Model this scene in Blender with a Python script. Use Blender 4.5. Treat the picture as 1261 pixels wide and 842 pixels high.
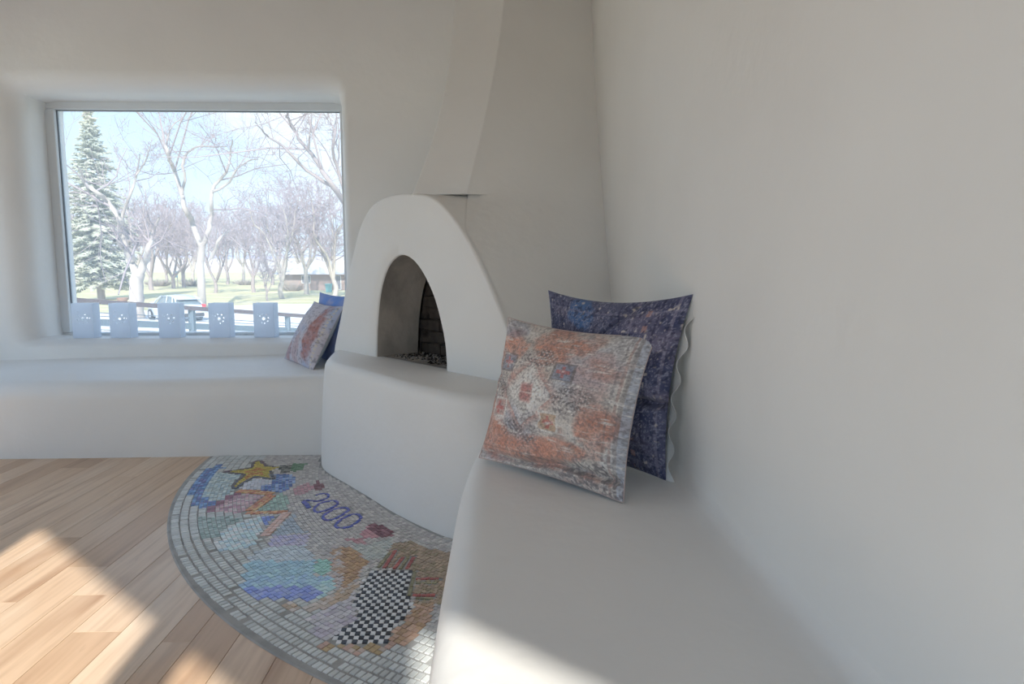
import bpy, bmesh, math, random
import numpy as np
from mathutils import Vector, Matrix
S = bpy.context.scene
COL = S.collection
for o in list(bpy.data.objects):
    bpy.data.objects.remove(o)

# ------------------------------------------------------------------ camera
F = 800.0                                   # focal length in pixels of the 1261 x 842 frame
TH = math.atan(91 / 800); PS = math.radians(1.6); EYE = 1.07
ct, st, cp, sp = math.cos(TH), math.sin(TH), math.cos(PS), math.sin(PS)
FW = np.array([sp * ct, cp * ct, -st]); RT = np.array([cp, -sp, 0.0]); UP = np.cross(RT, FW)
CP = np.array([0, 0, EYE])
cam = bpy.data.objects.new('camera', bpy.data.cameras.new('camera'))
COL.objects.link(cam)
cam.data.sensor_width = 36; cam.data.lens = F / 1261 * 36
cam.data.clip_start = 0.02; cam.data.clip_end = 5000
m = Matrix.Identity(4)
for i in range(3):
    m[i][0] = RT[i]; m[i][1] = UP[i]; m[i][2] = -FW[i]; m[i][3] = CP[i]
cam.matrix_world = m
S.camera = cam

# ------------------------------------------------------------------ light
EXPOSURE = 0.74
SKY = 0.94
SUN = 4.3
SUN_H = (-0.10, 0.995)                      # horizontal travel of the sunlight
SUN_EL = math.radians(35)
S.view_settings.view_transform = 'Standard'
S.view_settings.look = 'None'
S.view_settings.exposure = EXPOSURE
S.view_settings.gamma = 1
S.view_settings.use_curve_mapping = False
w = bpy.data.worlds.new('sky'); S.world = w; w.use_nodes = True
nt = w.node_tree; N = nt.nodes; L = nt.links
N.clear()
out = N.new('ShaderNodeOutputWorld'); bg = N.new('ShaderNodeBackground')
tc = N.new('ShaderNodeTexCoord'); sep = N.new('ShaderNodeSeparateXYZ')
ramp = N.new('ShaderNodeValToRGB')
ramp.color_ramp.elements[0].position = 0.0; ramp.color_ramp.elements[0].color = (0.72, 0.86, 1.0, 1)
ramp.color_ramp.elements[1].position = 0.75; ramp.color_ramp.elements[1].color = (0.34, 0.60, 1.0, 1)
e = ramp.color_ramp.elements.new(0.30); e.color = (0.48, 0.71, 1.0, 1)
mp = N.new('ShaderNodeMapping'); mp.inputs['Scale'].default_value = (2.2, 2.2, 6.0)
no = N.new('ShaderNodeTexNoise'); no.inputs['Scale'].default_value = 1.7; no.inputs['Detail'].default_value = 6
cr = N.new('ShaderNodeValToRGB'); cr.color_ramp.elements[0].position = 0.45; cr.color_ramp.elements[1].position = 0.68
mix = N.new('ShaderNodeMixRGB'); mix.inputs['Color2'].default_value = (0.86, 0.92, 1.0, 1)
L.new(tc.outputs['Generated'], sep.inputs[0]); L.new(sep.outputs['Z'], ramp.inputs[0])
L.new(tc.outputs['Generated'], mp.inputs[0]); L.new(mp.outputs[0], no.inputs['Vector'])
L.new(no.outputs[0], cr.inputs[0]); L.new(cr.outputs[0], mix.inputs['Fac'])
L.new(ramp.outputs[0], mix.inputs['Color1']); L.new(mix.outputs[0], bg.inputs['Color'])
bg.inputs['Strength'].default_value = SKY
L.new(bg.outputs[0], out.inputs[0])
sd = bpy.data.lights.new('sun', 'SUN'); sd.energy = SUN; sd.angle = math.radians(1.0); sd.color = (1.0, 0.94, 0.86)
sun = bpy.data.objects.new('sun', sd); COL.objects.link(sun)
sdir = Vector((SUN_H[0] * math.cos(SUN_EL), SUN_H[1] * math.cos(SUN_EL), -math.sin(SUN_EL)))
sun.rotation_euler = sdir.to_track_quat('-Z', 'Y').to_euler()
sun.location = (3, -14, 12)


# ------------------------------------------------------------------ helpers
def ray(x, y):
    return RT * (x - 630.5) / F + UP * (421 - y) / F + FW
def onz(x, y, z):
    d = ray(x, y); return CP + d * (z - EYE) / d[2]
def ony(x, y, Y):
    d = ray(x, y); return CP + d * Y / d[1]
def onpl(x, y, p0, n):
    d = ray(x, y); return CP + d * np.dot(p0 - CP, n) / np.dot(d, n)
def lin(c):
    return tuple((v / 255 / 12.92) if v / 255 <= 0.04045 else ((v / 255 + 0.055) / 1.055) ** 2.4 for v in c)

class MB:
    def __init__(s): s.v = []; s.f = []; s.c = []
    def add(s, vs, fs, col=None):
        b = len(s.v); s.v += [tuple(map(float, p)) for p in vs]
        for f in fs:
            s.f.append(tuple(i + b for i in f)); s.c.append(col)
    def box(s, lo, hi, col=None):
        x0, y0, z0 = lo; x1, y1, z1 = hi
        s.add([(x0, y0, z0), (x1, y0, z0), (x1, y1, z0), (x0, y1, z0), (x0, y0, z1), (x1, y0, z1), (x1, y1, z1), (x0, y1, z1)],
              [(0, 3, 2, 1), (4, 5, 6, 7), (0, 1, 5, 4), (1, 2, 6, 5), (2, 3, 7, 6), (3, 0, 4, 7)], col)
    def grid(s, P, col=None, close_u=False, close_v=False):
        P = np.asarray(P); a, b = P.shape[:2]
        fs = []
        for i in range(a if close_u else a - 1):
            for j in range(b if close_v else b - 1):
                i2 = (i + 1) % a; j2 = (j + 1) % b
                fs.append((i * b + j, i * b + j2, i2 * b + j2, i2 * b + j))
        s.add(P.reshape(-1, 3), fs, col)
    def tube(s, pts, rad, n=5, col=None, cap=False):
        pts = np.asarray(pts, float)
        t = np.gradient(pts, axis=0); t /= (np.linalg.norm(t, axis=1)[:, None] + 1e-9)
        ref = np.array([0, 0, 1.0]) if abs(t[0][2]) < 0.8 else np.array([1.0, 0, 0])
        P = []
        for p, d, r in zip(pts, t, rad):
            a = np.cross(d, ref); a /= (np.linalg.norm(a) + 1e-9); b = np.cross(d, a)
            P.append([p + r * (math.cos(2 * math.pi * k / n) * a + math.sin(2 * math.pi * k / n) * b) for k in range(n)])
        b0 = len(s.v)
        s.grid(P, col, close_v=True)
        if cap:
            s.f.append(tuple(range(b0, b0 + n))); s.c.append(col)
            e0 = b0 + (len(pts) - 1) * n
            s.f.append(tuple(range(e0 + n - 1, e0 - 1, -1))); s.c.append(col)
    def mesh(s, name):
        me = bpy.data.meshes.new(name); me.from_pydata(s.v, [], s.f)
        if any(c is not None for c in s.c):
            at = me.color_attributes.new('Col', 'FLOAT_COLOR', 'CORNER')
            cols = np.ones((len(me.loops), 4), np.float32); k = 0
            for f, c in zip(s.f, s.c):
                if c is not None: cols[k:k + len(f), :3] = c
                k += len(f)
            at.data.foreach_set('color', cols.ravel())
        me.update(); return me
    def build(s, name, mat, parent=None, smooth=False, recalc=True):
        return link(name, s.mesh(name), mat, parent, smooth, recalc)

def link(name, me, mat, parent=None, smooth=False, recalc=True):
    if recalc:
        bm = bmesh.new(); bm.from_mesh(me); bmesh.ops.recalc_face_normals(bm, faces=bm.faces); bm.to_mesh(me); bm.free()
    if mat is not None and not me.materials: me.materials.append(mat)
    if smooth:
        me.polygons.foreach_set('use_smooth', [True] * len(me.polygons))
        if smooth != True: me.set_sharp_from_angle(angle=math.radians(smooth))
    o = bpy.data.objects.new(name, me); COL.objects.link(o)
    if parent is not None: o.parent = parent
    return o
def tag(o, label=None, cat=None, group=None, kind=None):
    if label: o['label'] = label
    if cat: o['category'] = cat
    if group: o['group'] = group
    if kind: o['kind'] = kind
    return o
def empty(name, loc=(0, 0, 0)):
    o = bpy.data.objects.new(name, None); COL.objects.link(o); o.location = loc; o.empty_display_size = 0.1
    return o
def keep(o, par):
    """parent a world-placed mesh to an empty without moving it"""
    o.parent = par; o.matrix_parent_inverse = Matrix.Translation(par.location).inverted(); return o
def bevel(o, wd, seg=3, ang=35):
    b = o.modifiers.new('bevel', 'BEVEL'); b.width = wd; b.segments = seg; b.limit_method = 'ANGLE'; b.angle_limit = math.radians(ang)
    return o
def copy_tree(o, parent=None):
    c = o.copy(); COL.objects.link(c); c.parent = parent
    for ch in list(o.children): copy_tree(ch, c)
    return c

rs = np.random.RandomState(7)
_lat = {}
def vnoise(x, y, seed=0):
    if seed not in _lat: _lat[seed] = np.random.RandomState(seed).rand(128, 128)
    g = _lat[seed]
    xi = np.floor(x).astype(int); yi = np.floor(y).astype(int); fx = x - xi; fy = y - yi
    fx = fx * fx * (3 - 2 * fx); fy = fy * fy * (3 - 2 * fy)
    a = g[xi % 128, yi % 128]; b = g[(xi + 1) % 128, yi % 128]; c = g[xi % 128, (yi + 1) % 128]; d = g[(xi + 1) % 128, (yi + 1) % 128]
    return (a * (1 - fx) + b * fx) * (1 - fy) + (c * (1 - fx) + d * fx) * fy
def fbm(x, y, seed=0, o=4):
    s = 0; a = 0.5; t = 0
    for k in range(o):
        s = s + a * vnoise(x * 2 ** k, y * 2 ** k, seed + k); t += a; a *= 0.55
    return s / t

# ------------------------------------------------------------------ materials
def mat(name, col, rough=0.6, spec=0.4, noise=None, bump=None, attr=False, metal=0.0, coord='Object', emit=None):
    """noise = (scale xyz, second colour, low, high); bump = (scale, strength, distance)"""
    m = bpy.data.materials.new(name); m.use_nodes = True
    nt = m.node_tree; N = nt.nodes; L = nt.links
    b = N['Principled BSDF']
    b.inputs['Base Color'].default_value = (*col, 1); b.inputs['Roughness'].default_value = rough
    b.inputs['Specular IOR Level'].default_value = spec; b.inputs['Metallic'].default_value = metal
    tc = N.new('ShaderNodeTexCoord')
    src = None
    if attr:
        a = N.new('ShaderNodeVertexColor'); a.layer_name = 'Col'; src = a.outputs['Color']
    if noise:
        mp = N.new('ShaderNodeMapping'); mp.inputs['Scale'].default_value = noise[0]
        nn = N.new('ShaderNodeTexNoise'); nn.inputs['Scale'].default_value = 1; nn.inputs['Detail'].default_value = 5
        r = N.new('ShaderNodeMapRange'); r.inputs['From Min'].default_value = noise[2]; r.inputs['From Max'].default_value = noise[3]
        mx = N.new('ShaderNodeMixRGB'); mx.inputs['Color2'].default_value = (*noise[1], 1)
        if src: L.new(src, mx.inputs['Color1'])
        else: mx.inputs['Color1'].default_value = (*col, 1)
        L.new(tc.outputs[coord], mp.inputs[0]); L.new(mp.outputs[0], nn.inputs['Vector'])
        L.new(nn.outputs[0], r.inputs['Value']); L.new(r.outputs[0], mx.inputs['Fac']); src = mx.outputs[0]
    if src: L.new(src, b.inputs['Base Color'])
    if bump:
        nb = N.new('ShaderNodeTexNoise'); nb.inputs['Scale'].default_value = bump[0]; nb.inputs['Detail'].default_value = 4
        bp = N.new('ShaderNodeBump'); bp.inputs['Strength'].default_value = bump[1]; bp.inputs['Distance'].default_value = bump[2]
        L.new(tc.outputs[coord], nb.inputs['Vector']); L.new(nb.outputs[0], bp.inputs['Height']); L.new(bp.outputs[0], b.inputs['Normal'])
    return m

PLASTER = mat('plaster', (0.862, 0.846, 0.814), 0.5, 0.35, noise=((1.6, 1.6, 1.6), (0.828, 0.81, 0.778), 0.4, 0.7), bump=(5, 0.35, 0.02))
CEIL = mat('ceiling_plaster', (0.52, 0.44, 0.37), 0.7, 0.2, bump=(4, 0.2, 0.02))
FRAME = mat('white_frame', (0.72, 0.75, 0.77), 0.35, 0.5)
SEAL = mat('dark_gasket', (0.16, 0.18, 0.20), 0.5, 0.3)

def plank_material():
    m = bpy.data.materials.new('maple_plank'); m.use_nodes = True
    nt = m.node_tree; N = nt.nodes; L = nt.links; b = N['Principled BSDF']
    tc = N.new('ShaderNodeTexCoord'); oi = N.new('ShaderNodeObjectInfo')
    sc = N.new('ShaderNodeVectorMath'); sc.operation = 'SCALE'; sc.inputs['Scale'].default_value = 37.0
    cb = N.new('ShaderNodeCombineXYZ'); L.new(oi.outputs['Random'], cb.inputs[0]); L.new(oi.outputs['Random'], cb.inputs[1])
    L.new(cb.outputs[0], sc.inputs[0])
    ad = N.new('ShaderNodeVectorMath'); ad.operation = 'ADD'; L.new(tc.outputs['Object'], ad.inputs[0]); L.new(sc.outputs[0], ad.inputs[1])
    def nz(scale, lo, hi, detail=5, dist=0.0):
        mp = N.new('ShaderNodeMapping'); mp.inputs['Scale'].default_value = scale; L.new(ad.outputs[0], mp.inputs[0])
        n = N.new('ShaderNodeTexNoise'); n.inputs['Scale'].default_value = 1; n.inputs['Detail'].default_value = detail; n.inputs['Distortion'].default_value = dist
        L.new(mp.outputs[0], n.inputs['Vector'])
        r = N.new('ShaderNodeMapRange'); r.inputs['From Min'].default_value = lo; r.inputs['From Max'].default_value = hi
        L.new(n.outputs[0], r.inputs['Value']); return r.outputs[0]
    base = N.new('ShaderNodeValToRGB'); els = base.color_ramp.elements
    els[0].position = 0; els[0].color = (0.58, 0.375, 0.23, 1); els[1].position = 1; els[1].color = (0.76, 0.55, 0.38, 1)
    for p, c in ((0.25, (0.66, 0.44, 0.275, 1)), (0.5, (0.80, 0.60, 0.43, 1)), (0.75, (0.70, 0.49, 0.325, 1))):
        x = els.new(p); x.color = c
    L.new(oi.outputs['Random'], base.inputs[0])
    def mix(fac, c1, c2, k=1.0):
        mx = N.new('ShaderNodeMixRGB'); mm = N.new('ShaderNodeMath'); mm.operation = 'MULTIPLY'; mm.inputs[1].default_value = k
        L.new(fac, mm.inputs[0]); L.new(mm.outputs[0], mx.inputs['Fac']); L.new(c1, mx.inputs['Color1']); mx.inputs['Color2'].default_value = (*c2, 1)
        return mx.outputs[0]
    c = mix(nz((55, 2.5, 1), 0.42, 0.72), base.outputs[0], (0.50, 0.32, 0.19), 0.5)
    c = mix(nz((9, 1.0, 1), 0.56, 0.74, 3, 0.6), c, (0.40, 0.22, 0.12), 0.75)
    c = mix(nz((3.5, 0.8, 1), 0.55, 0.72), c, (0.86, 0.70, 0.54), 0.6)
    c = mix(nz((22, 5, 1), 0.71, 0.78, 2), c, (0.25, 0.14, 0.08), 0.7)
    L.new(c, b.inputs['Base Color']); b.inputs['Roughness'].default_value = 0.34; b.inputs['Specular IOR Level'].default_value = 0.45
    return m
PLANK = plank_material()

def glass_material(name, tint=(0.97, 0.985, 0.99), veil=0.0):
    m = bpy.data.materials.new(name); m.use_nodes = True
    nt = m.node_tree; N = nt.nodes; L = nt.links; N.clear()
    o = N.new('ShaderNodeOutputMaterial'); mx = N.new('ShaderNodeMixShader'); t = N.new('ShaderNodeBsdfTransparent'); g = N.new('ShaderNodeBsdfGlossy')
    f0 = N.new('ShaderNodeLayerWeight'); f0.inputs['Blend'].default_value = 0.5
    fp = N.new('ShaderNodeMath'); fp.operation = 'POWER'; fp.inputs[1].default_value = 5; L.new(f0.outputs['Facing'], fp.inputs[0])
    f = N.new('ShaderNodeMapRange'); f.inputs['To Min'].default_value = 0.025; f.inputs['To Max'].default_value = 0.8; L.new(fp.outputs[0], f.inputs['Value'])
    t.inputs['Color'].default_value = (*tint, 1); g.inputs['Roughness'].default_value = 0.02
    L.new(f.outputs[0], mx.inputs[0]); L.new(t.outputs[0], mx.inputs[1]); L.new(g.outputs[0], mx.inputs[2])
    if veil:
        tr = N.new('ShaderNodeBsdfTranslucent'); tr.inputs['Color'].default_value = (0.93, 0.95, 0.97, 1); m2 = N.new('ShaderNodeMixShader'); m2.inputs[0].default_value = veil
        L.new(mx.outputs[0], m2.inputs[1]); L.new(tr.outputs[0], m2.inputs[2]); L.new(m2.outputs[0], o.inputs[0])
    else: L.new(mx.outputs[0], o.inputs[0])
    return m
GLASS = glass_material('window_glass'); VEILED = glass_material('veiled_window_glass', veil=0.14)  # translucent share lays a pale glare haze over the outside view

# ------------------------------------------------------------------ room shell
CEIL_Z = 3.0
WALL_X = 0.56; WALL_Y = 4.5; LEFT_X = -3.9
ND = np.array([0.66, 0.75]); ND = ND / np.linalg.norm(ND); DD = np.array([ND[1], -ND[0]]); W0 = -1.2 * ND   # slanted back wall
def diag(t): return W0 + DD * t

# front wall with a soft rounded window opening
def rect_ring(x0, x1, z0, z1, rc, n=20):
    pts = []
    for k in range(n): pts.append((x0 + (x1 - x0) * k / n, z0))
    for k in range(n): pts.append((x1, z0 + (z1 - z0) * k / n))
    for k in range(n): pts.append((x1 - (x1 - x0) * k / n, z1))
    for k in range(n): pts.append((x0, z1 - (z1 - z0) * k / n))
    out = []
    for x, z in pts:
        cx = min(max(x, x0 + rc), x1 - rc); cz = min(max(z, z0 + rc), z1 - rc)
        dx, dz = x - cx, z - cz; l = math.hypot(dx, dz)
        out.append((cx + dx / l * rc, cz + dz / l * rc) if l > rc and rc > 0 else (x, z))
    return out
OX0, OX1, OZ0, OZ1 = -3.16, -1.035, 0.575, 2.235
P = []
P.append([(x, WALL_Y, z) for x, z in rect_ring(LEFT_X - 0.3, 0.9, -0.3, CEIL_Z + 0.1, 0)])
for k in range(9):
    a = math.pi / 2 * k / 8; e = 1 - math.sin(a)
    P.append([(x, WALL_Y + 0.16 * (1 - math.cos(a)), z) for x, z in
              rect_ring(OX0 - 0.16 * e, OX1 + 0.07 * e, OZ0 - 0.05 * e, OZ1 + 0.13 * e, 0.05 + 0.09 * e)])
P.append([(x, 5.02, z) for x, z in rect_ring(OX0, OX1, OZ0, OZ1, 0.03)])
P.append([(x, 5.02, z) for x, z in rect_ring(LEFT_X - 0.3, 0.9, -0.3, CEIL_Z + 0.1, 0)])
mb = MB(); mb.grid(P, close_v=True)
tag(mb.build('wall_front', PLASTER, smooth=60), 'thick white plaster wall with rounded window opening', kind='structure')

mb = MB(); mb.box((WALL_X, -3.2, -0.3), (WALL_X + 0.25, WALL_Y + 0.1, CEIL_Z + 0.1))
tag(mb.build('wall_right', PLASTER), 'plain white plaster wall beside the bench', kind='structure')
pa, pb = W0 + DD * ((LEFT_X - 0.1 - W0[0]) / DD[0]) - ND * 0.06, W0 + DD * ((WALL_X + 0.25 - W0[0]) / DD[0]) - ND * 0.06
cpts = [(LEFT_X - 0.1, WALL_Y + 0.52), tuple(pa), tuple(pb), (WALL_X + 0.25, WALL_Y + 0.52)]
mb = MB(); mb.add([(*p, CEIL_Z) for p in cpts] + [(*p, CEIL_Z + 0.15) for p in cpts], [(3, 2, 1, 0), (4, 5, 6, 7), (0, 1, 5, 4), (1, 2, 6, 5), (2, 3, 7, 6), (3, 0, 4, 7)])
tag(mb.build('ceiling', CEIL), 'warm brown plaster ceiling', kind='structure')

def wall_with_holes(name, p0, p1, thick, holes, label):
    """upright wall from p0 to p1 (xy); holes = (t0, t1, z0, z1)"""
    p0 = np.array(p0); p1 = np.array(p1); Lw = np.linalg.norm(p1 - p0); d = (p1 - p0) / Lw; n = np.array([d[1], -d[0]]) * thick
    ts = sorted({0, Lw, *[h[0] for h in holes], *[h[1] for h in holes]}); mb = MB()
    def blk(t0, t1, z0, z1):
        q = [p0 + d * t0, p0 + d * t1, p0 + d * t1 + n, p0 + d * t0 + n]
        mb.add([(*a, z0) for a in q] + [(*a, z1) for a in q], [(0, 3, 2, 1), (4, 5, 6, 7), (0, 1, 5, 4), (1, 2, 6, 5), (2, 3, 7, 6), (3, 0, 4, 7)])
    for a, b in zip(ts[:-1], ts[1:]):
        h = [x for x in holes if x[0] <= a + 1e-6 and x[1] >= b - 1e-6]
        if h: blk(a, b, -0.3, h[0][2]); blk(a, b, h[0][3], CEIL_Z + 0.1)
        else: blk(a, b, -0.3, CEIL_Z + 0.1)
    return tag(mb.build(name, PLASTER), label, kind='structure')
def portal(name, c, xdir, w, h, into):
    ld = bpy.data.lights.new(name, 'AREA'); ld.shape = 'RECTANGLE'; ld.size = w; ld.size_y = h; ld.cycles.is_portal = True
    o = bpy.data.objects.new(name, ld); COL.objects.link(o)
    z = -Vector(into).normalized(); x = Vector(xdir).normalized(); y = z.cross(x)
    mm = Matrix((x, y, z)).transposed().to_4x4(); mm.translation = c; o.matrix_world = mm
def simple_window(name, p0, p1, z0, z1, label, bars=0):
    """frame and pane in an opening between two plan points"""
    p0 = np.array(p0, float); p1 = np.array(p1, float); Lw = np.linalg.norm(p1 - p0); d = (p1 - p0) / Lw
    r = empty(name, (*((p0 + p1) / 2), z0)); r.rotation_euler.z = math.atan2(d[1], d[0]); tag(r, label, kind='structure')
    h = z1 - z0; fw = 0.035
    for nm, a, b in (('sill_rail', (-Lw / 2, -.03, 0), (Lw / 2, .03, fw)), ('head_rail', (-Lw / 2, -.03, h - fw), (Lw / 2, .03, h)),
                     ('frame_stile', (-Lw / 2, -.03, fw), (-Lw / 2 + fw, .03, h - fw)), ('frame_stile', (Lw / 2 - fw, -.03, fw), (Lw / 2, .03, h - fw))):
        q = MB(); q.box(a, b); q.build(nm, FRAME, r)
    q = MB(); q.box((-Lw / 2 + fw, -.004, fw), (Lw / 2 - fw, .004, h - fw)); q.build('pane', GLASS, r)
    return r
# slanted back wall: t runs from the left wall towards the right wall
T_L = (LEFT_X - W0[0]) / DD[0]; T_R = (WALL_X - W0[0]) / DD[0]
pL = diag(T_L - 0.3); pR = diag(T_R + 0.3); OFF = -(T_L - 0.3)
def back(x, y, z=0.0):
    """where a sunlit point's ray crosses the slanted wall: (t along the wall, height)"""
    p = np.array([x, y]); sh = np.array(SUN_H) / np.hypot(*SUN_H); l = ((p - W0) @ ND) / (sh @ ND)
    return float((p - sh * l - W0) @ DD), z + l * math.tan(SUN_EL)
t1a, h1 = back(-1.88, 2.66); t1b, _ = back(-1.0, 1.9); t2a, h2 = back(-0.86, 1.76); t3a, _ = back(-0.16, 1.15, 0.43); h3 = back(0.03, 1.035, 0.43)[1]
FRM = 0.04                                   # frame width left around the clear glass
holes = [(-3.85, -2.5, 0.08, 2.17), (t1a - FRM, t1b + FRM, 0.08, h1 + FRM + 0.03), (t2a - FRM, t3a - FRM - 0.03, 0.08, h2 + FRM + 0.03), (t3a - FRM, T_R - 0.005, 0.08, h3 + FRM + 0.05)]  # first opening is added for daylight; the rest follow the sun patches
print('OPENINGS', holes)
wall_with_holes('wall_back', pL, pR, 0.06, [(a + OFF, b + OFF, c, d) for a, b, c, d in holes], 'white plaster wall behind the viewer')
for i, (a, b, c, d) in enumerate(holes):
    q0, q1 = diag(a) - ND * 0.03, diag(b) - ND * 0.03
    simple_window('window_%d' % (i + 2), q0, q1, c, d, 'tall clear window placed behind the viewer to let in light')
    mid = (diag(a) + diag(b)) / 2 - ND * 0.10
    portal('daylight_portal', (*mid, (c + d) / 2), (*DD, 0), b - a, d - c, (*ND, 0))
LW = (1.95, 4.3, 0.25, 2.5)  # left window is added out of view to bring in daylight
yl = diag(T_L)[1]
wall_with_holes('wall_left', (LEFT_X, WALL_Y + 0.2), (LEFT_X, yl - 0.3), 0.06, [(WALL_Y + 0.2 - LW[1], WALL_Y + 0.2 - LW[0], LW[2], LW[3])], 'white plaster wall left of the view')
simple_window('window_6', (LEFT_X - 0.03, LW[0]), (LEFT_X - 0.03, LW[1]), LW[2], LW[3], 'wide clear window added in the unseen left wall to bring in light')
portal('daylight_portal', (LEFT_X - 0.12, (LW[0] + LW[1]) / 2, (LW[2] + LW[3]) / 2), (0, 1, 0), LW[1] - LW[0], LW[3] - LW[2], (1, 0, 0))
portal('daylight_portal', ((OX0 + OX1) / 2, 5.05, (OZ0 + OZ1) / 2), (1, 0, 0), OX1 - OX0, OZ1 - OZ0, (0, -1, 0))

# picture window
WY = 4.85
wx0, wx1, wz0, wz1 = OX0 - 0.01, OX1 + 0.01, OZ0 - 0.02, OZ1 + 0.01
win = tag(empty('window_1', ((wx0 + wx1) / 2, WY, wz0)), 'wide picture window with slim white frame', kind='structure')
def wpart(nm, lo, hi, mt):
    q = MB(); q.box(lo, hi); keep(bevel(q.build(nm, mt), 0.006, 2), win)
wpart('head_rail', (wx0, WY - .03, wz1 - .062), (wx1, WY + .05, wz1), FRAME)
wpart('sill_rail', (wx0, WY - .03, wz0), (wx1, WY + .05, wz0 + .045), FRAME)
wpart('frame_stile', (wx0, WY - .03, wz0 + .045), (wx0 + .07, WY + .05, wz1 - .062), FRAME)
wpart('frame_stile', (wx1 - .07, WY - .03, wz0 + .045), (wx1, WY + .05, wz1 - .062), FRAME)
for lo, hi in (((wx0 + .07, WY, wz1 - .066), (wx1 - .07, WY + .02, wz1 - .062)), ((wx0 + .07, WY, wz0 + .045), (wx0 + .074, WY + .02, wz1 - .062)),
               ((wx1 - .074, WY, wz0 + .045), (wx1 - .07, WY + .02, wz1 - .062))):
    wpart('gasket', lo, hi, SEAL)
wpart('pane', (wx0 + .07, WY + .008, wz0 + .045), (wx1 - .07, WY + .014, wz1 - .062), VEILED)

# plank floor
mb = MB(); mb.box((LEFT_X - 0.05, -2.2, -0.3), (WALL_X + 0.2, WALL_Y + 0.3, -0.022))
floor = tag(mb.build('floor', mat('subfloor', (0.10, 0.075, 0.05), 0.9)), 'maple plank floor with warm brown grain', kind='structure')
rnd = random.Random(5)
x = LEFT_X; plank_meshes = {}
while x < -0.05:
    wd = rnd.choice([0.085, 0.11, 0.125, 0.145, 0.145])
    y = -2.4 - rnd.random() * 1.2
    lo_y = W0[1] - (x + wd - W0[0]) * ND[0] / ND[1] - 0.15
    while y < 3.75:
        ln = rnd.choice([0.9, 1.2, 1.5, 1.8, 2.1])
        if y + ln > lo_y and y < 3.72:
            key = (wd, ln)
            if key not in plank_meshes:
                q = MB(); g = 0.0006; b = 0.0006; h_ = 0.0001
                q.add([(g, h_, -.02), (wd - g, h_, -.02), (wd - g, ln - h_, -.02), (g, ln - h_, -.02),
                       (g, h_, -b), (wd - g, h_, -b), (wd - g, ln - h_, -b), (g, ln - h_, -b),
                       (g + b, h_ + .0003, 0), (wd - g - b, h_ + .0003, 0), (wd - g - b, ln - h_ - .0003, 0), (g + b, ln - h_ - .0003, 0)],
                      [(0, 1, 5, 4), (1, 2, 6, 5), (2, 3, 7, 6), (3, 0, 4, 7), (4, 5, 9, 8), (5, 6, 10, 9), (6, 7, 11, 10), (7, 4, 8, 11), (8, 9, 10, 11)])
                plank_meshes[key] = q.mesh('plank'); plank_meshes[key].materials.append(PLANK)
            o = bpy.data.objects.new('plank', plank_meshes[key]); COL.objects.link(o); o.location = (x, y, 0); o.parent = floor
        y += ln
    x += wd

# ------------------------------------------------------------------ built-in benches
def sweep(profs, name, mt, label, cat, smooth=50):
    """profs: list of closed cross sections (lists of xyz)"""
    q = MB(); q.grid(profs, close_v=True)
    n = len(profs[0]); q.f.append(tuple(range(n))); q.c.append(None)
    e = (len(profs) - 1) * n; q.f.append(tuple(range(e + n - 1, e - 1, -1))); q.c.append(None)
    return tag(q.build(name, mt, smooth=smooth), label, cat)
def arc(c, r, a0, a1, n=7):
    return [(c[0] + r * math.cos(math.radians(a0 + (a1 - a0) * k / n)), c[1] + r * math.sin(math.radians(a0 + (a1 - a0) * k / n))) for k in range(n + 1)]
profs = []
for k in range(41):
    X = LEFT_X + (-0.85 - LEFT_X) * k / 40
    u = (X + 2.8) / 1.8
    yf = 3.65 + 0.012 * max(u, 0) + 0.006 * math.sin(X * 3.1); zt = 0.425 + 0.028 * u + 0.003 * math.sin(X * 4.3)
    pr = [(yf, -0.02), (yf + 0.005, zt - 0.11)] + [(y, z) for y, z in arc((yf + 0.105, zt - 0.10), 0.10, 180, 90)]
    pr += [(4.25, zt + 0.012), (4.44, zt + 0.018), (4.50, zt + 0.03), (4.535, zt + 0.055), (4.548, zt + 0.085), (4.565, OZ0 - 0.02), (4.60, OZ0), (4.65, OZ0 + 0.003), (4.83, OZ0 + 0.003), (4.83, -0.02)]
    profs.append([(X, y, z) for y, z in pr])
sweep(profs, 'window_seat', PLASTER, 'white plaster built-in window seat under the picture window', 'bench')
profs = []
for k in range(41):
    Y = -1.15 + (2.72 + 1.15) * k / 40
    dx = 0.055 * max(0, (Y - 1.75) / 0.65) ** 2 if Y > 1.75 else 0
    xf = -0.112 + min(dx, 0.1) + 0.004 * math.sin(Y * 4); zt = 0.433 + 0.003 * math.sin(Y * 3 + 1)
    pr = [(xf + 0.008, -0.02), (xf, zt - 0.10)] + arc((xf + 0.085, zt - 0.085), 0.085, 180, 90) + [(0.2, zt + 0.003), (WALL_X - 0.06, zt + 0.003), (WALL_X - 0.025, zt + 0.008), (WALL_X - 0.004, zt + 0.022), (WALL_X, zt + 0.05), (WALL_X, -0.02)]
    profs.append([(X, Y, z) for X, z in pr])
sweep(profs, 'side_bench', PLASTER, 'white plaster built-in bench along the right wall', 'bench')

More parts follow.
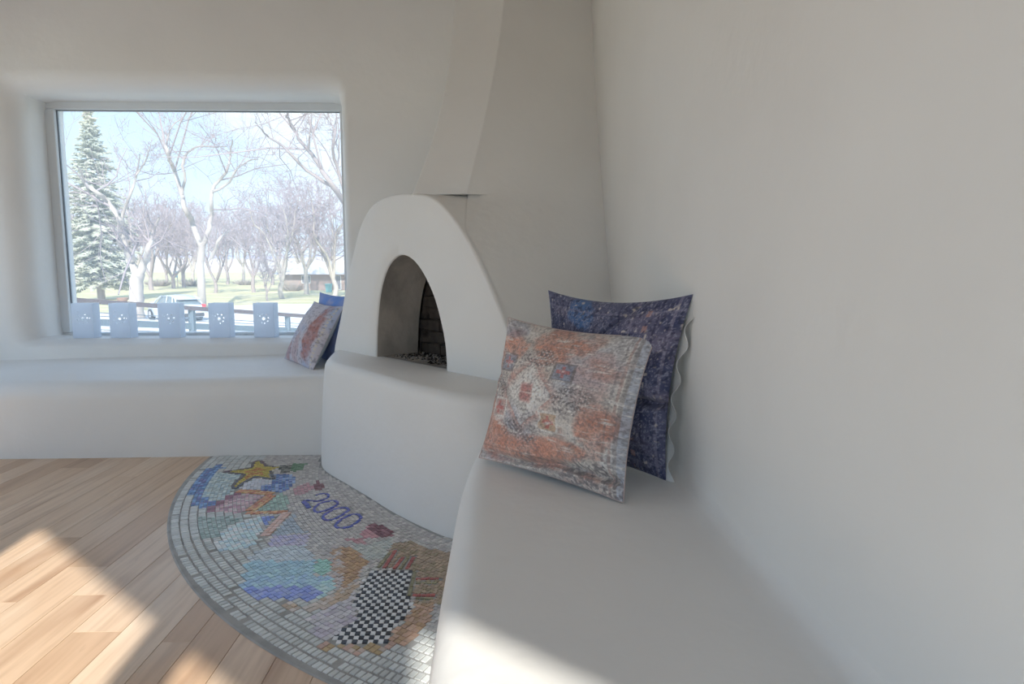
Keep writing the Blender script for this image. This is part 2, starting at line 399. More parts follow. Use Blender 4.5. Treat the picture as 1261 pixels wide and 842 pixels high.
# ------------------------------------------------------------------ corner fireplace
fire = tag(empty('corner_fireplace', (-0.2, 3.2, 0)), 'sculpted white plaster corner fireplace with arched opening and flared chimney', 'fireplace')
HZ = 0.58
ctrl = [(-0.85, 4.6), (-1.0, 4.25), (-1.01, 3.95), (-0.985, 3.70), (-0.95, 3.50), (-0.88, 3.345), (-0.72, 3.135), (-0.595, 2.97), (-0.47, 2.80), (-0.38, 2.69), (-0.29, 2.59), (-0.18, 2.485), (-0.06, 2.42), (0.09, 2.40), (0.25, 2.45), (0.42, 2.55), (0.62, 2.72)]
def spline(pts, n):
    pts = np.array(pts, float); t = np.r_[0, np.cumsum(np.linalg.norm(np.diff(pts, axis=0), axis=1))]
    ext = np.vstack([2 * pts[0] - pts[1], pts, 2 * pts[-1] - pts[-2]]); out = []
    for q in np.linspace(0, t[-1], n):
        i = min(np.searchsorted(t, q, 'right') - 1, len(pts) - 2); f = (q - t[i]) / (t[i + 1] - t[i]); p0, p1, p2, p3 = ext[i:i + 4]
        out.append(0.5 * (2 * p1 + (p2 - p0) * f + (2 * p0 - 5 * p1 + 4 * p2 - p3) * f * f + (3 * p1 - p0 - 3 * p2 + p3) * f ** 3))
    return np.array(out)
DR = spline(ctrl, 90)
tg = np.gradient(DR, axis=0); tg /= np.linalg.norm(tg, axis=1)[:, None]; INW = np.stack([-tg[:, 1], tg[:, 0]], 1)   # inward normal
prof = [(0, -0.02), (0.0, 0.05), (0.008, 0.2), (0.018, 0.36), (0.028, 0.48)] + [(0.034 + 0.05 * (1 - math.cos(a)), HZ - 0.05 + 0.05 * math.sin(a)) for a in np.linspace(0, math.pi / 2, 8)] + [(0.2, HZ + 0.002)]
q = MB(); P = [[(*(DR[i] + INW[i] * o), z) for i in range(len(DR))] for o, z in prof]
P.append([(0.25, 3.7, HZ + 0.004)] * len(DR))
q.grid(P); keep(q.build('hearth', PLASTER, smooth=60), fire)

P0 = np.array([-.645, 3.57, HZ]); FD = np.array([.648, -.762, 0]); FN = np.array([.762, .648, 0])      # FN points into the corner
OUTPX = [(411, 432), (413, 420), (420, 386), (427, 345), (435, 310), (443, 280), (457, 254), (480, 240.5), (508, 238), (532, 243), (554, 263), (576, 296), (596, 336), (613, 376), (624, 406), (640, 457)]
INPX = [(463, 441), (464, 400), (468, 360), (476, 332), (486, 318), (496, 314), (508, 320), (520, 335), (533, 362), (542, 393), (548, 425), (550, 458)]
NA = 60
OUT = spline([onpl(*p, P0, FN) for p in OUTPX], NA); INN = spline([onpl(*p, P0, FN) for p in INPX], NA)
OUT[0][2] = OUT[-1][2] = INN[0][2] = INN[-1][2] = HZ - 0.02
OUT[-1][2] = HZ - 0.06
cen = np.array([-.42, 3.30, 0.85])
def zD(z): return np.interp(z, [0.4, 0.58, .915, 1.07, 1.402, 1.855, 2.588, 3.0], [2.80, 2.92, 3.103, 3.208, 3.383, 3.611, 3.885, 3.98])
ap = int(np.argmax(OUT[:, 2]))
q = MB(); rows = []
rows.append(INN + FN * 0.009)
for a in np.linspace(0, math.pi / 2, 4): rows.append(INN + (INN - cen) * 0.005 * math.sin(a) / 0.3 + FN * 0.006 * (1 - math.sin(a)))
for k in (0.25, 0.5, 0.75): rows.append(INN + (OUT - INN) * k)
for a in np.linspace(0, math.pi / 2, 5):
    s_ = (OUT - cen); s_ = s_ / np.linalg.norm(s_, axis=1)[:, None]
    rows.append(OUT - s_ * 0.012 * (1 - math.sin(a)) + FN * 0.012 * (1 - math.cos(a)))
bk = []
for i, p in enumerate(OUT):
    if i <= ap - 4: bk.append((p[0] + 0.12, WALL_Y + 0.005, p[2]))
    else: bk.append((WALL_X + 0.005, zD(p[2]), p[2]))
bk = np.array(bk)
last = rows[-1]
for f in np.linspace(0.1, 1, 10):
    R_ = last + (bk - last) * f
    rows.append(R_)
q.grid(rows); keep(q.build('arched_surround', PLASTER, smooth=50), fire)

# flue: tapering, concave shaft standing above the arch
Bp = np.array([ony(x, y, d) for x, y, d in ((508, 237, 3.285), (530, 180, 3.43), (545, 120, 3.62), (555, 60, 3.8), (560, 0, 3.95), (562, -40, 4.02))])
Cp = np.array([ony(x, y, d) for x, y, d in ((575, 240, 3.185), (590, 180, 3.31), (607, 100, 3.5), (617, 40, 3.66), (621, 0, 3.75), (624, -40, 3.8))])
zs = np.linspace(1.425, CEIL_Z + 0.05, 20)
def fit(A): return np.polyfit(A[:, 2], A[:, 0], 3), np.polyfit(A[:, 2], A[:, 1], 3)
fb, fc = fit(Bp), fit(Cp); P = []
def cxy(z):
    z = min(max(z, 1.425), 2.7); return np.array([np.polyval(fc[0], z), np.polyval(fc[1], z)])
def bxy(z):
    z = min(max(z, 1.425), 2.7); return np.array([np.polyval(fb[0], z), np.polyval(fb[1], z)])
XD = WALL_X + 0.005
for z in zs:
    b, c = bxy(z), cxy(z); d = np.array([XD, zD(z)])
    ring = [(b[0] + 0.03, WALL_Y + 0.005), b + (np.array([b[0] + 0.03, WALL_Y + 0.005]) - b) * 0.5, b] + [b + (c - b) * f for f in (0.33, 0.67)] + [c] + [c + (d - c) * f + np.array([0, .05 * math.sin(math.pi * f)]) for f in (0.2, 0.4, 0.6, 0.8)] + [d + np.array([0, .02]), (XD, WALL_Y + 0.005)]
    P.append([(p[0], p[1], z) for p in ring])
q = MB(); q.grid(P, close_v=True); n = len(P[0]); q.f.append(tuple(range(n))); q.c.append(None)
keep(bevel(q.build('chimney', PLASTER, smooth=30), 0.006, 2, 28), fire)
# broad right-hand side: the chimney side and the hood below it run into one another
def E_at(z): return np.array([np.interp(-z, -OUT[ap:, 2], OUT[ap:, 0]), np.interp(-z, -OUT[ap:, 2], OUT[ap:, 1])])
def hood_y(x, z):
    if z > 1.40: return hood_y(x, 1.40) + (z - 1.40) * (hood_y(x, 1.40) - hood_y(x, 1.36)) / 0.04
    a = E_at(z); f = (x - a[0]) / (XD - a[0]); return a[1] + (zD(z) - a[1]) * f
def side_y(x, z):
    if z < 1.425: return side_y(x, 1.425) + (z - 1.425) * (side_y(x, 1.475) - side_y(x, 1.425)) / 0.05
    c = cxy(z); return c[1] + (zD(z) - c[1]) * (x - c[0]) / (XD - c[0])
P = []
for z in np.r_[np.linspace(0.57, 1.40, 40), 1.41, 1.42, 1.4249, 1.425, 1.432, 1.44, 1.45, 1.46, np.linspace(1.48, 1.9, 26), np.linspace(1.95, CEIL_Z + .04, 14)]:
    x0 = max(cxy(z)[0], E_at(z)[0] + 0.02 if z < 1.40 else -9); row = []
    for f in np.linspace(0, 1, 26):
        x = x0 + (XD - x0) * f; h_, s_ = hood_y(x, z), side_y(x, z); k = 0.035
        sm = -k * math.log(math.exp(-(h_ - 3) / k) + math.exp(-(s_ - 3) / k)) + 3
        w_ = min(1, max(0, (x - cxy(z)[0]) / 0.13)); w_ = w_ * w_ * (3 - 2 * w_)
        row.append((x, w_ * sm + (1 - w_) * ((h_ if z < 1.425 else s_)) - (0.002 if z < 1.425 else 0), z))
    P.append(row)
q = MB(); q.grid(P); keep(q.build('chimney_hood', PLASTER, smooth=45), fire)

# firebox
SOOT = mat('sooty_plaster', (0.50, 0.46, 0.41), 0.85, 0.1, noise=((5, 5, 3), (0.24, 0.22, 0.20), 0.42, 0.72), bump=(18, 0.5, 0.01))
BLACK = mat('charred_brick', (0.085, 0.07, 0.06), 0.9, 0.1, noise=((9, 9, 14), (0.02, 0.018, 0.017), 0.4, 0.62), bump=(25, 0.8, 0.02))
q = MB(); rows = []
for f, k in ((0.006, 1.0), (0.03, 1.0), (0.12, 1.0), (0.2, 0.995), (0.27, 0.98)):
    R_ = cen + (INN - cen) * np.array([k, k, 1]); R_ = R_ + FN * f
    R_[:, 2] = HZ + 0.005 + (R_[:, 2] - HZ) * (1 - 0.25 * max(0, f - 0.1)); R_[0][2] = R_[-1][2] = HZ - 0.02
    rows.append(R_)
q.grid(rows); keep(q.build('firebox_wall', SOOT, smooth=60), fire)
q = MB(); R_ = rows[-1]; fw_ = []
for i in range(NA): fw_.append(cen + (R_[i] - cen) * 1.0)
back = [p + FN * 0.015 for p in R_]
c_ = np.mean(back, axis=0)
q.add(list(back) + [c_], [(i, i + 1, NA) for i in range(NA - 1)] + [(NA - 1, 0, NA)])
keep(q.build('firebox_back', BLACK), fire)
BRK = mat('sooty_firebrick', (0.07, 0.058, 0.05), 0.9, 0.1, noise=((9, 9, 9), (0.022, 0.02, 0.019), 0.4, 0.65), bump=(40, 0.6, 0.01))
bc = (back[0] + back[-1]) / 2
for r in range(6):
    for k in range(3):
        s0 = -0.29 + k * 0.205 + (0.1 if r % 2 else 0); z0 = HZ + 0.012 + r * 0.066
        wdt = 0.195
        zc = z0 + 0.06
        lim = np.interp(zc, [0.58, 0.75, 0.9, 1.0, 1.06], [0.32, 0.30, 0.25, 0.2, 0.12])
        a = max(s0, -lim); b = min(s0 + wdt, lim)
        if b - a < 0.04: continue
        q = MB(); q.box((a, -0.012, 0), (b, 0.01, 0.058)); o = q.build('brick', BRK, fire)
        o.matrix_parent_inverse = Matrix.Translation(fire.location).inverted()
        o.location = (bc[0] - FN[0] * 0.012, bc[1] - FN[1] * 0.012, z0); o.rotation_euler.z = math.atan2(FD[1], FD[0])
        bevel(o, 0.005, 1)
q = MB(); q.add([INN[0] * [1, 1, 0] + [0, 0, HZ + .006] + FN * .03, INN[-1] * [1, 1, 0] + [0, 0, HZ + .006] + FN * .03, INN[-1] * [1, 1, 0] + [0, 0, HZ + .006] + FN * .3, INN[0] * [1, 1, 0] + [0, 0, HZ + .006] + FN * .3], [(0, 1, 2, 3)])
keep(q.build('firebox_floor', SOOT), fire)
ASH = mat('ash_and_charcoal', (0.3, 0.28, 0.26), 0.95, 0.05, attr=True)
q = MB()
for k in range(420):
    s0 = rs.uniform(0.03, 0.61); f = min(0.055 + abs(rs.normal(0.13, 0.07)), 0.255)
    p = P0 + FD * s0 + FN * f; r = rs.uniform(0.003, 0.011); h = r * rs.uniform(0.5, 1.1)
    g = rs.choice([0.02, 0.03, 0.06, 0.14, 0.3]); a0 = rs.uniform(0, 6)
    ring = [(p[0] + r * rs.uniform(.7, 1.3) * math.cos(a0 + t), p[1] + r * rs.uniform(.7, 1.3) * math.sin(a0 + t), HZ + 0.006) for t in np.linspace(0, 5.0, 5)]
    q.add(ring + [(p[0], p[1], HZ + 0.008 + h)], [(i, (i + 1) % 5, 5) for i in range(5)], (g, g * .96, g * .92))
tag(q.build('ash_bed', ASH), 'grey ash and charcoal crumbs on the firebox floor', 'ash', kind='stuff')

# ------------------------------------------------------------------ mosaic inlay
MC = np.array([0.991, 3.778]); MR = 2.615
def poly_px(pts): return np.array([onz(x, y, 0)[:2] for x, y in pts])
def inside(poly, X, Y):
    r = np.zeros(np.shape(X), bool); j = len(poly) - 1
    for i in range(len(poly)):
        xi, yi = poly[i]; xj, yj = poly[j]
        c = ((yi > Y) != (yj > Y)) & (X < (xj - xi) * (Y - yi) / (yj - yi + 1e-12) + xi); r ^= c; j = i
    return r
def A(c, k=2.3):
    v = np.array(lin(c)); return np.minimum((v * .86 + v.mean() * .14) * k, 0.9)
GREY = A((150, 152, 150))
REG = [  # name, pixels of the outline, colours
    ('pale_field_tesserae', [(255, 563), (395, 560), (560, 670), (540, 790), (400, 800), (300, 740), (240, 640)], [(146, 142, 138), (155, 151, 146), (138, 132, 130)]),
    ('moon_tesserae', [(261, 619), (253, 613), (249, 603), (257, 591), (275, 579), (278, 583), (299, 585), (288, 601), (295, 606), (280, 614), (266, 622)], [(140, 152, 152), (150, 160, 158), (128, 146, 152)]),
    ('blue_crescent_tesserae', [(275, 571), (257, 578), (248, 587), (236, 598), (233, 608), (237, 622), (246, 628), (262, 627), (263, 619), (253, 613), (249, 603), (257, 591), (265, 585), (275, 577)], [(78, 108, 150), (70, 98, 140), (96, 130, 165), (88, 95, 140)]),
    ('blue_wave_tesserae', [(337, 585), (359, 585), (365, 592), (357, 603), (347, 608), (318, 606), (321, 599), (335, 597)], [(66, 92, 138), (80, 112, 150), (72, 86, 142), (120, 138, 165)]),
    ('lavender_tesserae', [(291, 602), (313, 589.5), (336, 592), (334, 597), (320, 600), (318, 605), (296, 605)], [(158, 158, 165), (150, 155, 162)]),
    ('green_leaf_tesserae', [(360, 572), (378, 571), (374, 579), (359, 583)], [(78, 106, 82), (90, 116, 92)]),
    ('striped_tesserae', [(346, 574), (360, 573), (357, 583), (343, 584)], [(62, 64, 62), (110, 110, 104)]),
    ('green_patch_tesserae', [(331, 616), (345, 608), (352, 612), (357, 630), (316, 630)], [(122, 145, 134), (132, 152, 140), (112, 132, 124)]),
    ('pink_bolt_tesserae', [(297, 609), (327, 612), (309, 629), (291, 633), (258, 631), (268, 621)], [(150, 122, 130), (158, 135, 138), (140, 108, 122), (155, 145, 145)]),
    ('maroon_edge_tesserae', [(293, 606), (299, 609), (270, 623), (259, 632), (250, 630), (266, 620)], [(108, 72, 86), (118, 80, 96)]),
    ('teal_swirl_tesserae', [(247, 638), (286, 636), (300, 640), (279, 651), (268, 663), (247, 666), (242, 657)], [(124, 138, 134), (112, 130, 126), (134, 146, 142)]),
    ('cloud_tesserae', [(266, 670), (279, 653), (305, 641), (320, 637), (322, 648), (325, 659), (316, 670), (300, 676), (286, 680), (270, 681)], [(150, 168, 196), (160, 176, 200), (140, 160, 190)]),
    ('deep_blue_tesserae', [(320, 637), (341, 636), (325, 650)], [(84, 102, 160), (100, 116, 165)]),
    ('slate_blue_tesserae', [(351, 644), (363, 632), (365, 648), (379, 657), (335, 661), (330, 664)], [(122, 132, 142), (132, 140, 148)]),
    ('lilac_tesserae', [(336, 661), (381, 659), (376, 673), (329, 675)], [(142, 136, 156), (136, 132, 158), (150, 144, 158)]),
    ('ice_band_tesserae', [(329, 675), (376, 673), (386, 684), (388, 692), (305, 692), (312, 684)], [(146, 154, 160), (150, 158, 162)]),
    ('aqua_band_tesserae', [(305, 692), (388, 692), (386, 711), (302, 711)], [(124, 154, 164), (116, 146, 160), (130, 158, 168)]),
    ('sky_band_tesserae', [(302, 711), (386, 711), (409, 712), (416, 726), (297, 724)], [(118, 146, 184), (126, 154, 190)]),
    ('violet_band_tesserae', [(297, 724), (416, 726), (393, 740), (304, 739)], [(106, 118, 176), (98, 114, 178), (118, 130, 184)]),
    ('ice_patch_tesserae', [(388, 722), (409, 713), (417, 726), (394, 738)], [(134, 164, 190), (142, 170, 194)]),
    ('green_blob_tesserae', [(383, 699), (395, 689), (407, 693), (409, 704), (394, 710)], [(112, 152, 142), (122, 160, 150)]),
    ('speckled_tesserae', [(408, 672), (433, 676), (455, 693), (446, 706), (428, 730), (412, 724), (410, 705), (405, 690)], [(150, 132, 124), (154, 140, 128), (146, 118, 92), (150, 142, 140)]),
    ('ochre_tesserae', [(420, 675), (432, 677), (454, 693), (445, 703), (427, 726), (421, 716), (428, 704), (420, 690)], [(142, 112, 78), (150, 120, 84), (136, 104, 76)]),
    ('white_field_tesserae', [(430, 670), (452, 672), (488, 662), (471, 690), (454, 692)], [(140, 144, 140), (148, 150, 144)]),
    ('pink_fish_tesserae', [(443, 659), (453, 650), (466, 662), (467, 663), (447, 665)], [(150, 106, 114), (156, 112, 118)]),
    ('maroon_fish_tesserae', [(453, 650), (460, 644.5), (479, 652), (489, 662), (467, 663)], [(104, 66, 72), (94, 58, 66), (122, 84, 90)]),
    ('pink_fin_tesserae', [(421, 664), (436, 664), (454, 668), (450, 673), (430, 667)], [(152, 116, 120), (150, 104, 110)]),
    ('pink_tail_tesserae', [(360, 603), (381, 595), (387, 603), (373, 611), (361, 611)], [(150, 110, 118), (144, 116, 120)]),
    ('dark_tail_tesserae', [(385, 599), (391.5, 592.5), (400, 600), (394, 606), (386, 604)], [(98, 62, 68), (112, 78, 82)]),
    ('brown_hand_tesserae', [(486, 669), (505, 668), (525, 676), (556, 682), (550, 745), (534, 746), (512, 745), (509, 706), (466, 697)], [(128, 110, 92), (136, 118, 98), (122, 108, 84), (140, 120, 100)]),
    ('orange_heel_tesserae', [(512, 745), (534, 743), (529, 767), (504, 792), (482, 801), (482, 790), (489, 775), (504, 760), (510, 748)], [(148, 118, 98), (154, 126, 106), (140, 112, 84)]),
    ('peach_band_tesserae', [(334, 744), (378, 748), (420, 728), (443, 714), (444, 724), (420, 741), (390, 754), (350, 752)], [(152, 138, 126), (148, 128, 106), (156, 146, 138)]),
    ('grey_lilac_tesserae', [(385, 757), (418, 742), (440, 728), (434, 745), (441, 760), (421, 777), (404, 790), (380, 772)], [(150, 146, 150), (144, 136, 146), (156, 152, 154)]),
    ('peach_hem_tesserae', [(386, 797), (404, 791), (437, 798), (482, 794), (484, 802), (455, 806), (420, 803)], [(152, 136, 126), (150, 122, 108), (142, 120, 84)]),
]
REG = [(n, poly_px(p), [A(c) for c in cs]) for n, p, cs in REG]
STAR = poly_px([(276, 582), (309, 577), (314, 569.3), (322, 569), (329, 575), (345, 576), (333, 581), (336.5, 590.5), (314, 588), (290, 602), (286.5, 599), (301, 585)])
CHECK = poly_px([(455.5, 703), (510, 705), (507, 718), (502, 736), (508, 747), (502, 759.5), (486.5, 775), (480, 793), (437, 797), (405, 791), (421.5, 776.5), (442, 759.5), (434, 744), (443, 727)])
tiles = {}                                   # motif name -> MB
big = []                                     # large border tiles, later single objects
TH_ = 0.006
def tile(name, c, ax, la, lb, col, h=TH_):
    bxv = np.array([-ax[1], ax[0]])
    q = [c + ax * sx * la / 2 * rs.uniform(.9, 1.02) + bxv * sy * lb / 2 * rs.uniform(.9, 1.02) for sx, sy in ((-1, -1), (1, -1), (1, 1), (-1, 1))]
    h = h + rs.uniform(-.0012, .0012)
    col = np.clip(col * rs.uniform(0.86, 1.12), 0, 0.92)
    mbt = tiles.setdefault(name, MB())
    mbt.add([(*p, 0.0) for p in q] + [(*p, h) for p in q], [(4, 5, 6, 7), (0, 1, 5, 4), (1, 2, 6, 5), (2, 3, 7, 6), (3, 0, 4, 7)], tuple(col))
strokes = []                                 # (name, polyline in metres, width, colours)
def stroke(name, px, wd, cols, closed=False, n=None):
    p = poly_px(px)
    if closed: p = np.vstack([p, p[:1]])
    if n != 0: p = spline(p, n or max(6, int(np.linalg.norm(np.diff(p, axis=0), axis=1).sum() / 0.012)))
    strokes.append((name, p, wd, [A(c) for c in cols]))
NUM = [(62, 72, 135), (72, 78, 145), (54, 68, 140), (80, 78, 140)]
stroke('year_numeral', [(388.8, 611), (397, 609), (403, 609.4), (404.6, 612.5), (399.5, 616), (390.6, 618.2), (380.8, 617.4), (373, 617.4)], 0.011, NUM)
stroke('year_numeral', [(373, 618.6), (377, 621.5), (380.5, 626.5)], 0.022, NUM)
stroke('year_numeral', [(416, 620), (412, 617.8), (401.3, 618.7), (392.4, 622.2), (387, 627.4), (389, 631.2), (396, 631.2), (406.6, 627.4), (414.7, 623)], 0.0125, NUM, True)
stroke('year_numeral', [(430, 629), (425.3, 626.2), (413.8, 627.6), (403, 632.7), (397.7, 638), (402, 641.6), (412.9, 639.9), (423.6, 633.6)], 0.0135, NUM, True)
stroke('year_numeral', [(445, 638.5), (439.6, 634.2), (428, 636.5), (417.3, 643.4), (412.9, 649.2), (419, 651.4), (430.7, 649.7), (440.5, 643.4)], 0.0135, NUM, True)
ZIG = [(158, 108, 76), (162, 120, 84), (150, 96, 76), (164, 134, 92)]
stroke('lightning_bolt', [(293, 605.5), (315, 607), (336, 609)], 0.045, ZIG, n=28)
stroke('lightning_bolt', [(334, 611), (322, 620), (308, 630)], 0.05, ZIG, n=22)
stroke('lightning_bolt', [(303, 633), (330, 632), (354, 631.5)], 0.032, ZIG, n=30)
stroke('lightning_bolt', [(354, 632), (340, 646), (326, 661)], 0.04, [(164, 136, 126), (168, 142, 134), (160, 126, 110)], n=26)
for a, b in (((487, 679), (473, 701)), ((496.5, 687.5), (485, 702)), ((509.5, 687.5), (501, 702)), ((512, 714), (540.5, 714)), ((508, 734.6), (536, 734.6))):
    stroke('red_stripe_tesserae', [a, ((a[0] + b[0]) / 2, (a[1] + b[1]) / 2), b], 0.014, [(140, 72, 66), (128, 66, 62)], n=8)
for a, b in (((480, 682), (466, 700)), ((503, 687), (493, 702)), ((512, 719), (538, 719)), ((512, 738), (534, 739)), ((511, 706), (504, 735))):
    stroke('olive_stripe_tesserae', [a, ((a[0] + b[0]) / 2, (a[1] + b[1]) / 2), b], 0.012, [(104, 100, 74), (118, 112, 84)], n=7)
stroke('star_outline', [tuple(p) for p in [(276, 582), (292, 579.6), (309, 577), (311, 573), (314, 569.3), (318, 568.6), (322, 569), (325, 572), (329, 575), (337, 575.4)]], 0.016, [(84, 80, 84), (96, 78, 88)])
stroke('star_outline', [(333, 581), (335, 586), (336.5, 590.5), (325, 589.4), (314, 588.2), (302, 594), (291, 602), (287, 601), (287, 598.6), (294, 592), (301, 585.5), (290, 584), (276, 582.2)], 0.016, [(84, 80, 84), (74, 80, 92)])
def clear_of_bench(p): return p[0] < -0.10 and p[1] < 3.655
drum_tree = DR
def ok(p, mrg=0.004):
    if not clear_of_bench(p): return False
    i = int(np.argmin(((DR - p) ** 2).sum(1)))
    return np.dot(p - DR[i], INW[i]) < -mrg
for nm, p, wd, cols in strokes:
    seg = np.r_[0, np.cumsum(np.linalg.norm(np.diff(p, axis=0), axis=1))]; n = max(2, int(seg[-1] / 0.0145))
    for k in range(n):
        s0 = (k + .5) / n * seg[-1]; c = np.array([np.interp(s0, seg, p[:, 0]), np.interp(s0, seg, p[:, 1])])
        c2 = np.array([np.interp(s0 + .004, seg, p[:, 0]), np.interp(s0 + .004, seg, p[:, 1])]); c1 = np.array([np.interp(s0 - .004, seg, p[:, 0]), np.interp(s0 - .004, seg, p[:, 1])])
        ax = (c2 - c1) / (np.linalg.norm(c2 - c1) + 1e-9)
        rows_ = max(1, int(round(wd / 0.016)))
        for r in range(rows_):
            cc = c + np.array([-ax[1], ax[0]]) * ((r + .5) / rows_ - .5) * wd
            if ok(cc): tile(nm, cc, ax, seg[-1] / n * .93, wd / rows_ * .92, cols[rs.randint(len(cols))], TH_ + 0.0006)
allS = np.vstack([np.c_[p[::1], np.full(len(p), wd)] for _, p, wd, _ in strokes])
def near_stroke(c, mrg):
    d = np.hypot(allS[:, 0] - c[0], allS[:, 1] - c[1]) - allS[:, 2] / 2
    return d.min() < mrg
# chequered boot, rows laid along x
cl = CHECK.min(0); ch = CHECK.max(0); tw, tl = 0.0150, 0.0205; j = 0; y = cl[1]
while y < ch[1]:
    i = 0; xx = cl[0]
    while xx < ch[0]:
        if inside(CHECK, np.array(xx), np.array(y)):
            blk = (i + j) % 2 == 0
            tile('chequered_boot', np.array([xx, y]), np.array([1.0, 0.0]), tw * .94, tl * .92, A((38, 42, 52), 1.2) * rs.uniform(.6, 2.2) if blk else A((186, 192, 194)))
        xx += tw; i += 1
    y += tl; j += 1
# fields and concentric border
rad = MR - 0.018
border_depth = 0.30
while rad > 0.6:
    border = rad > MR - border_depth
    rh, tw = (0.034, 0.0215) if border else (0.0165, 0.0155)
    rm = rad - rh / 2; a = math.pi * 0.98; n = int(rm * (math.pi * 1.55 - a) / tw); phase = rs.uniform(0, 1)
    for k in range(n):
        th = a + (k + phase) * tw / rm
        wob = 0.006 * math.sin(th * 9 + rad * 5)
        c = MC + (rm + wob) * np.array([math.cos(th), math.sin(th)])
        if not ok(c, 0.012) or c[1] < 1.0: continue
        name = None
        for rn, rp, cs in REG[::-1]:
            if inside(rp, np.array(c[0]), np.array(c[1])): name = rn; cols = cs; break
        if name is None or (border and name == 'pale_field_tesserae'):
            name = 'border_tesserae' if border else 'pale_field_tesserae'; cols = [GREY, GREY * 1.08, GREY * 0.9]
        ax = np.array([math.cos(th), math.sin(th)])
        subs = [(c, rh, tw)]
        if border and name not in ('border_tesserae',):
            subs = [(c + ax * rh / 4, rh / 2, tw), (c - ax * rh / 4, rh / 2, tw)]
        for cc, h_, w_ in subs:
            if near_stroke(cc, 0.005) or inside(CHECK, np.array(cc[0]), np.array(cc[1])): continue
            if inside(STAR, np.array(cc[0]), np.array(cc[1])):
                continue
            if name == 'border_tesserae':
                if rs.rand() < 0.04: continue
                big.append((cc, ax, h_ * .88, w_ * .84))
            else: tile(name, cc, ax, h_ * .93, w_ * .9, cols[rs.randint(len(cols))])
    rad -= rh
# star filled with small yellow pieces and an orange heart
sl, sh = STAR.min(0), STAR.max(0); sc_ = STAR.mean(0); y = sl[1]; j = 0
while y < sh[1]:
    xx = sl[0] + (0.006 if j % 2 else 0)
    while xx < sh[0]:
        c = np.array([xx, y])
        if inside(STAR, np.array(xx), np.array(y)) and not near_stroke(c, 0.003) and ok(c):
            core = inside(sc_ + (STAR - sc_) * 0.48, np.array(xx), np.array(y))
            tile('star', c, np.array([1.0, 0]), 0.0115, 0.0115, A((150, 104, 58)) if core and rs.rand() < .75 else A(((148, 136, 58), (156, 140, 64))[rs.randint(2)]))
        xx += 0.0128
    y += 0.0128; j += 1
mosaic = tag(empty('floor_mosaic', (-0.9, 2.7, 0)), 'curved floor mosaic with yellow star, blue numerals and chequered boot around the hearth', 'mosaic')
TILE = mat('tesserae', (0.5, 0.5, 0.5), 0.38, 0.45, attr=True, bump=(60, 0.2, 0.002))
GROUT = mat('grout', (0.47, 0.465, 0.45), 0.9, 0.15, noise=((14, 14, 14), (0.36, 0.36, 0.35), 0.42, 0.66))
q = MB(); ang = np.linspace(math.pi * 0.95, math.pi * 1.52, 80)
top = []
for t in ang: top.append((MC[0] + MR * math.cos(t), MC[1] + MR * math.sin(t)))
top = [p for p in top if p[1] < 3.70 and p[0] < 0.0]
g = [[(*p, 0.0005) for p in top], [(MC[0] + (p[0] - MC[0]) * (1 - .002), MC[1] + (p[1] - MC[1]) * (1 - .002), 0.0032) for p in top], [(0.0, 3.75, 0.0032)] * len(top)]
q.grid(g); keep(q.build('grout_bed', GROUT), mosaic)
for nm, mbt in tiles.items():
    o = mbt.build(nm, TILE, recalc=False); keep(o, mosaic); o['kind'] = 'stuff'
big = [b for b in big if b[0][0] < -0.12]
big.sort(key=lambda b: np.hypot(b[0][0], b[0][1]))
def tile_mesh(col):
    q = MB(); b = 0.06
    q.add([(-.5, -.5, 0), (.5, -.5, 0), (.5, .5, 0), (-.5, .5, 0), (-.5 + b, -.5 + b, 1), (.5 - b, -.5 + b, 1), (.5 - b, .5 - b, 1), (-.5 + b, .5 - b, 1)],
          [(4, 5, 6, 7), (0, 1, 5, 4), (1, 2, 6, 5), (2, 3, 7, 6), (3, 0, 4, 7)], tuple(col))
    me = q.mesh('tile'); me.materials.append(TILE); return me
TM = [tile_mesh(GREY * k) for k in (0.86, 0.94, 1.0, 1.06, 1.12)]
vis = []
for b in big:
    v = np.array([*b[0], 0]) - CP; u_, w_ = 630.5 + F * v @ RT / (v @ FW), 421 - F * v @ UP / (v @ FW)
    if 0 <= u_ < 1261 and w_ < 842: vis.append(b)
rest = [b for b in big if not any(b is x for x in vis[:300])]
for c, ax, la, lb in vis[:300]:
    o = bpy.data.objects.new('tile', TM[rs.randint(5)]); COL.objects.link(o); o.parent = mosaic
    o.matrix_parent_inverse = Matrix.Translation(mosaic.location).inverted()
    o.location = (*c, 0.001); o.rotation_euler.z = math.atan2(ax[1], ax[0]) + rs.normal(0, .05); o.scale = (la * rs.uniform(.85, 1), lb * rs.uniform(.85, 1.02), 0.005)
tiles = {}
for c, ax, la, lb in rest: tile('border_tesserae', c, ax, la, lb, GREY)
for nm, mbt in tiles.items():
    o = mbt.build(nm, TILE, recalc=False); keep(o, mosaic); o['kind'] = 'stuff'
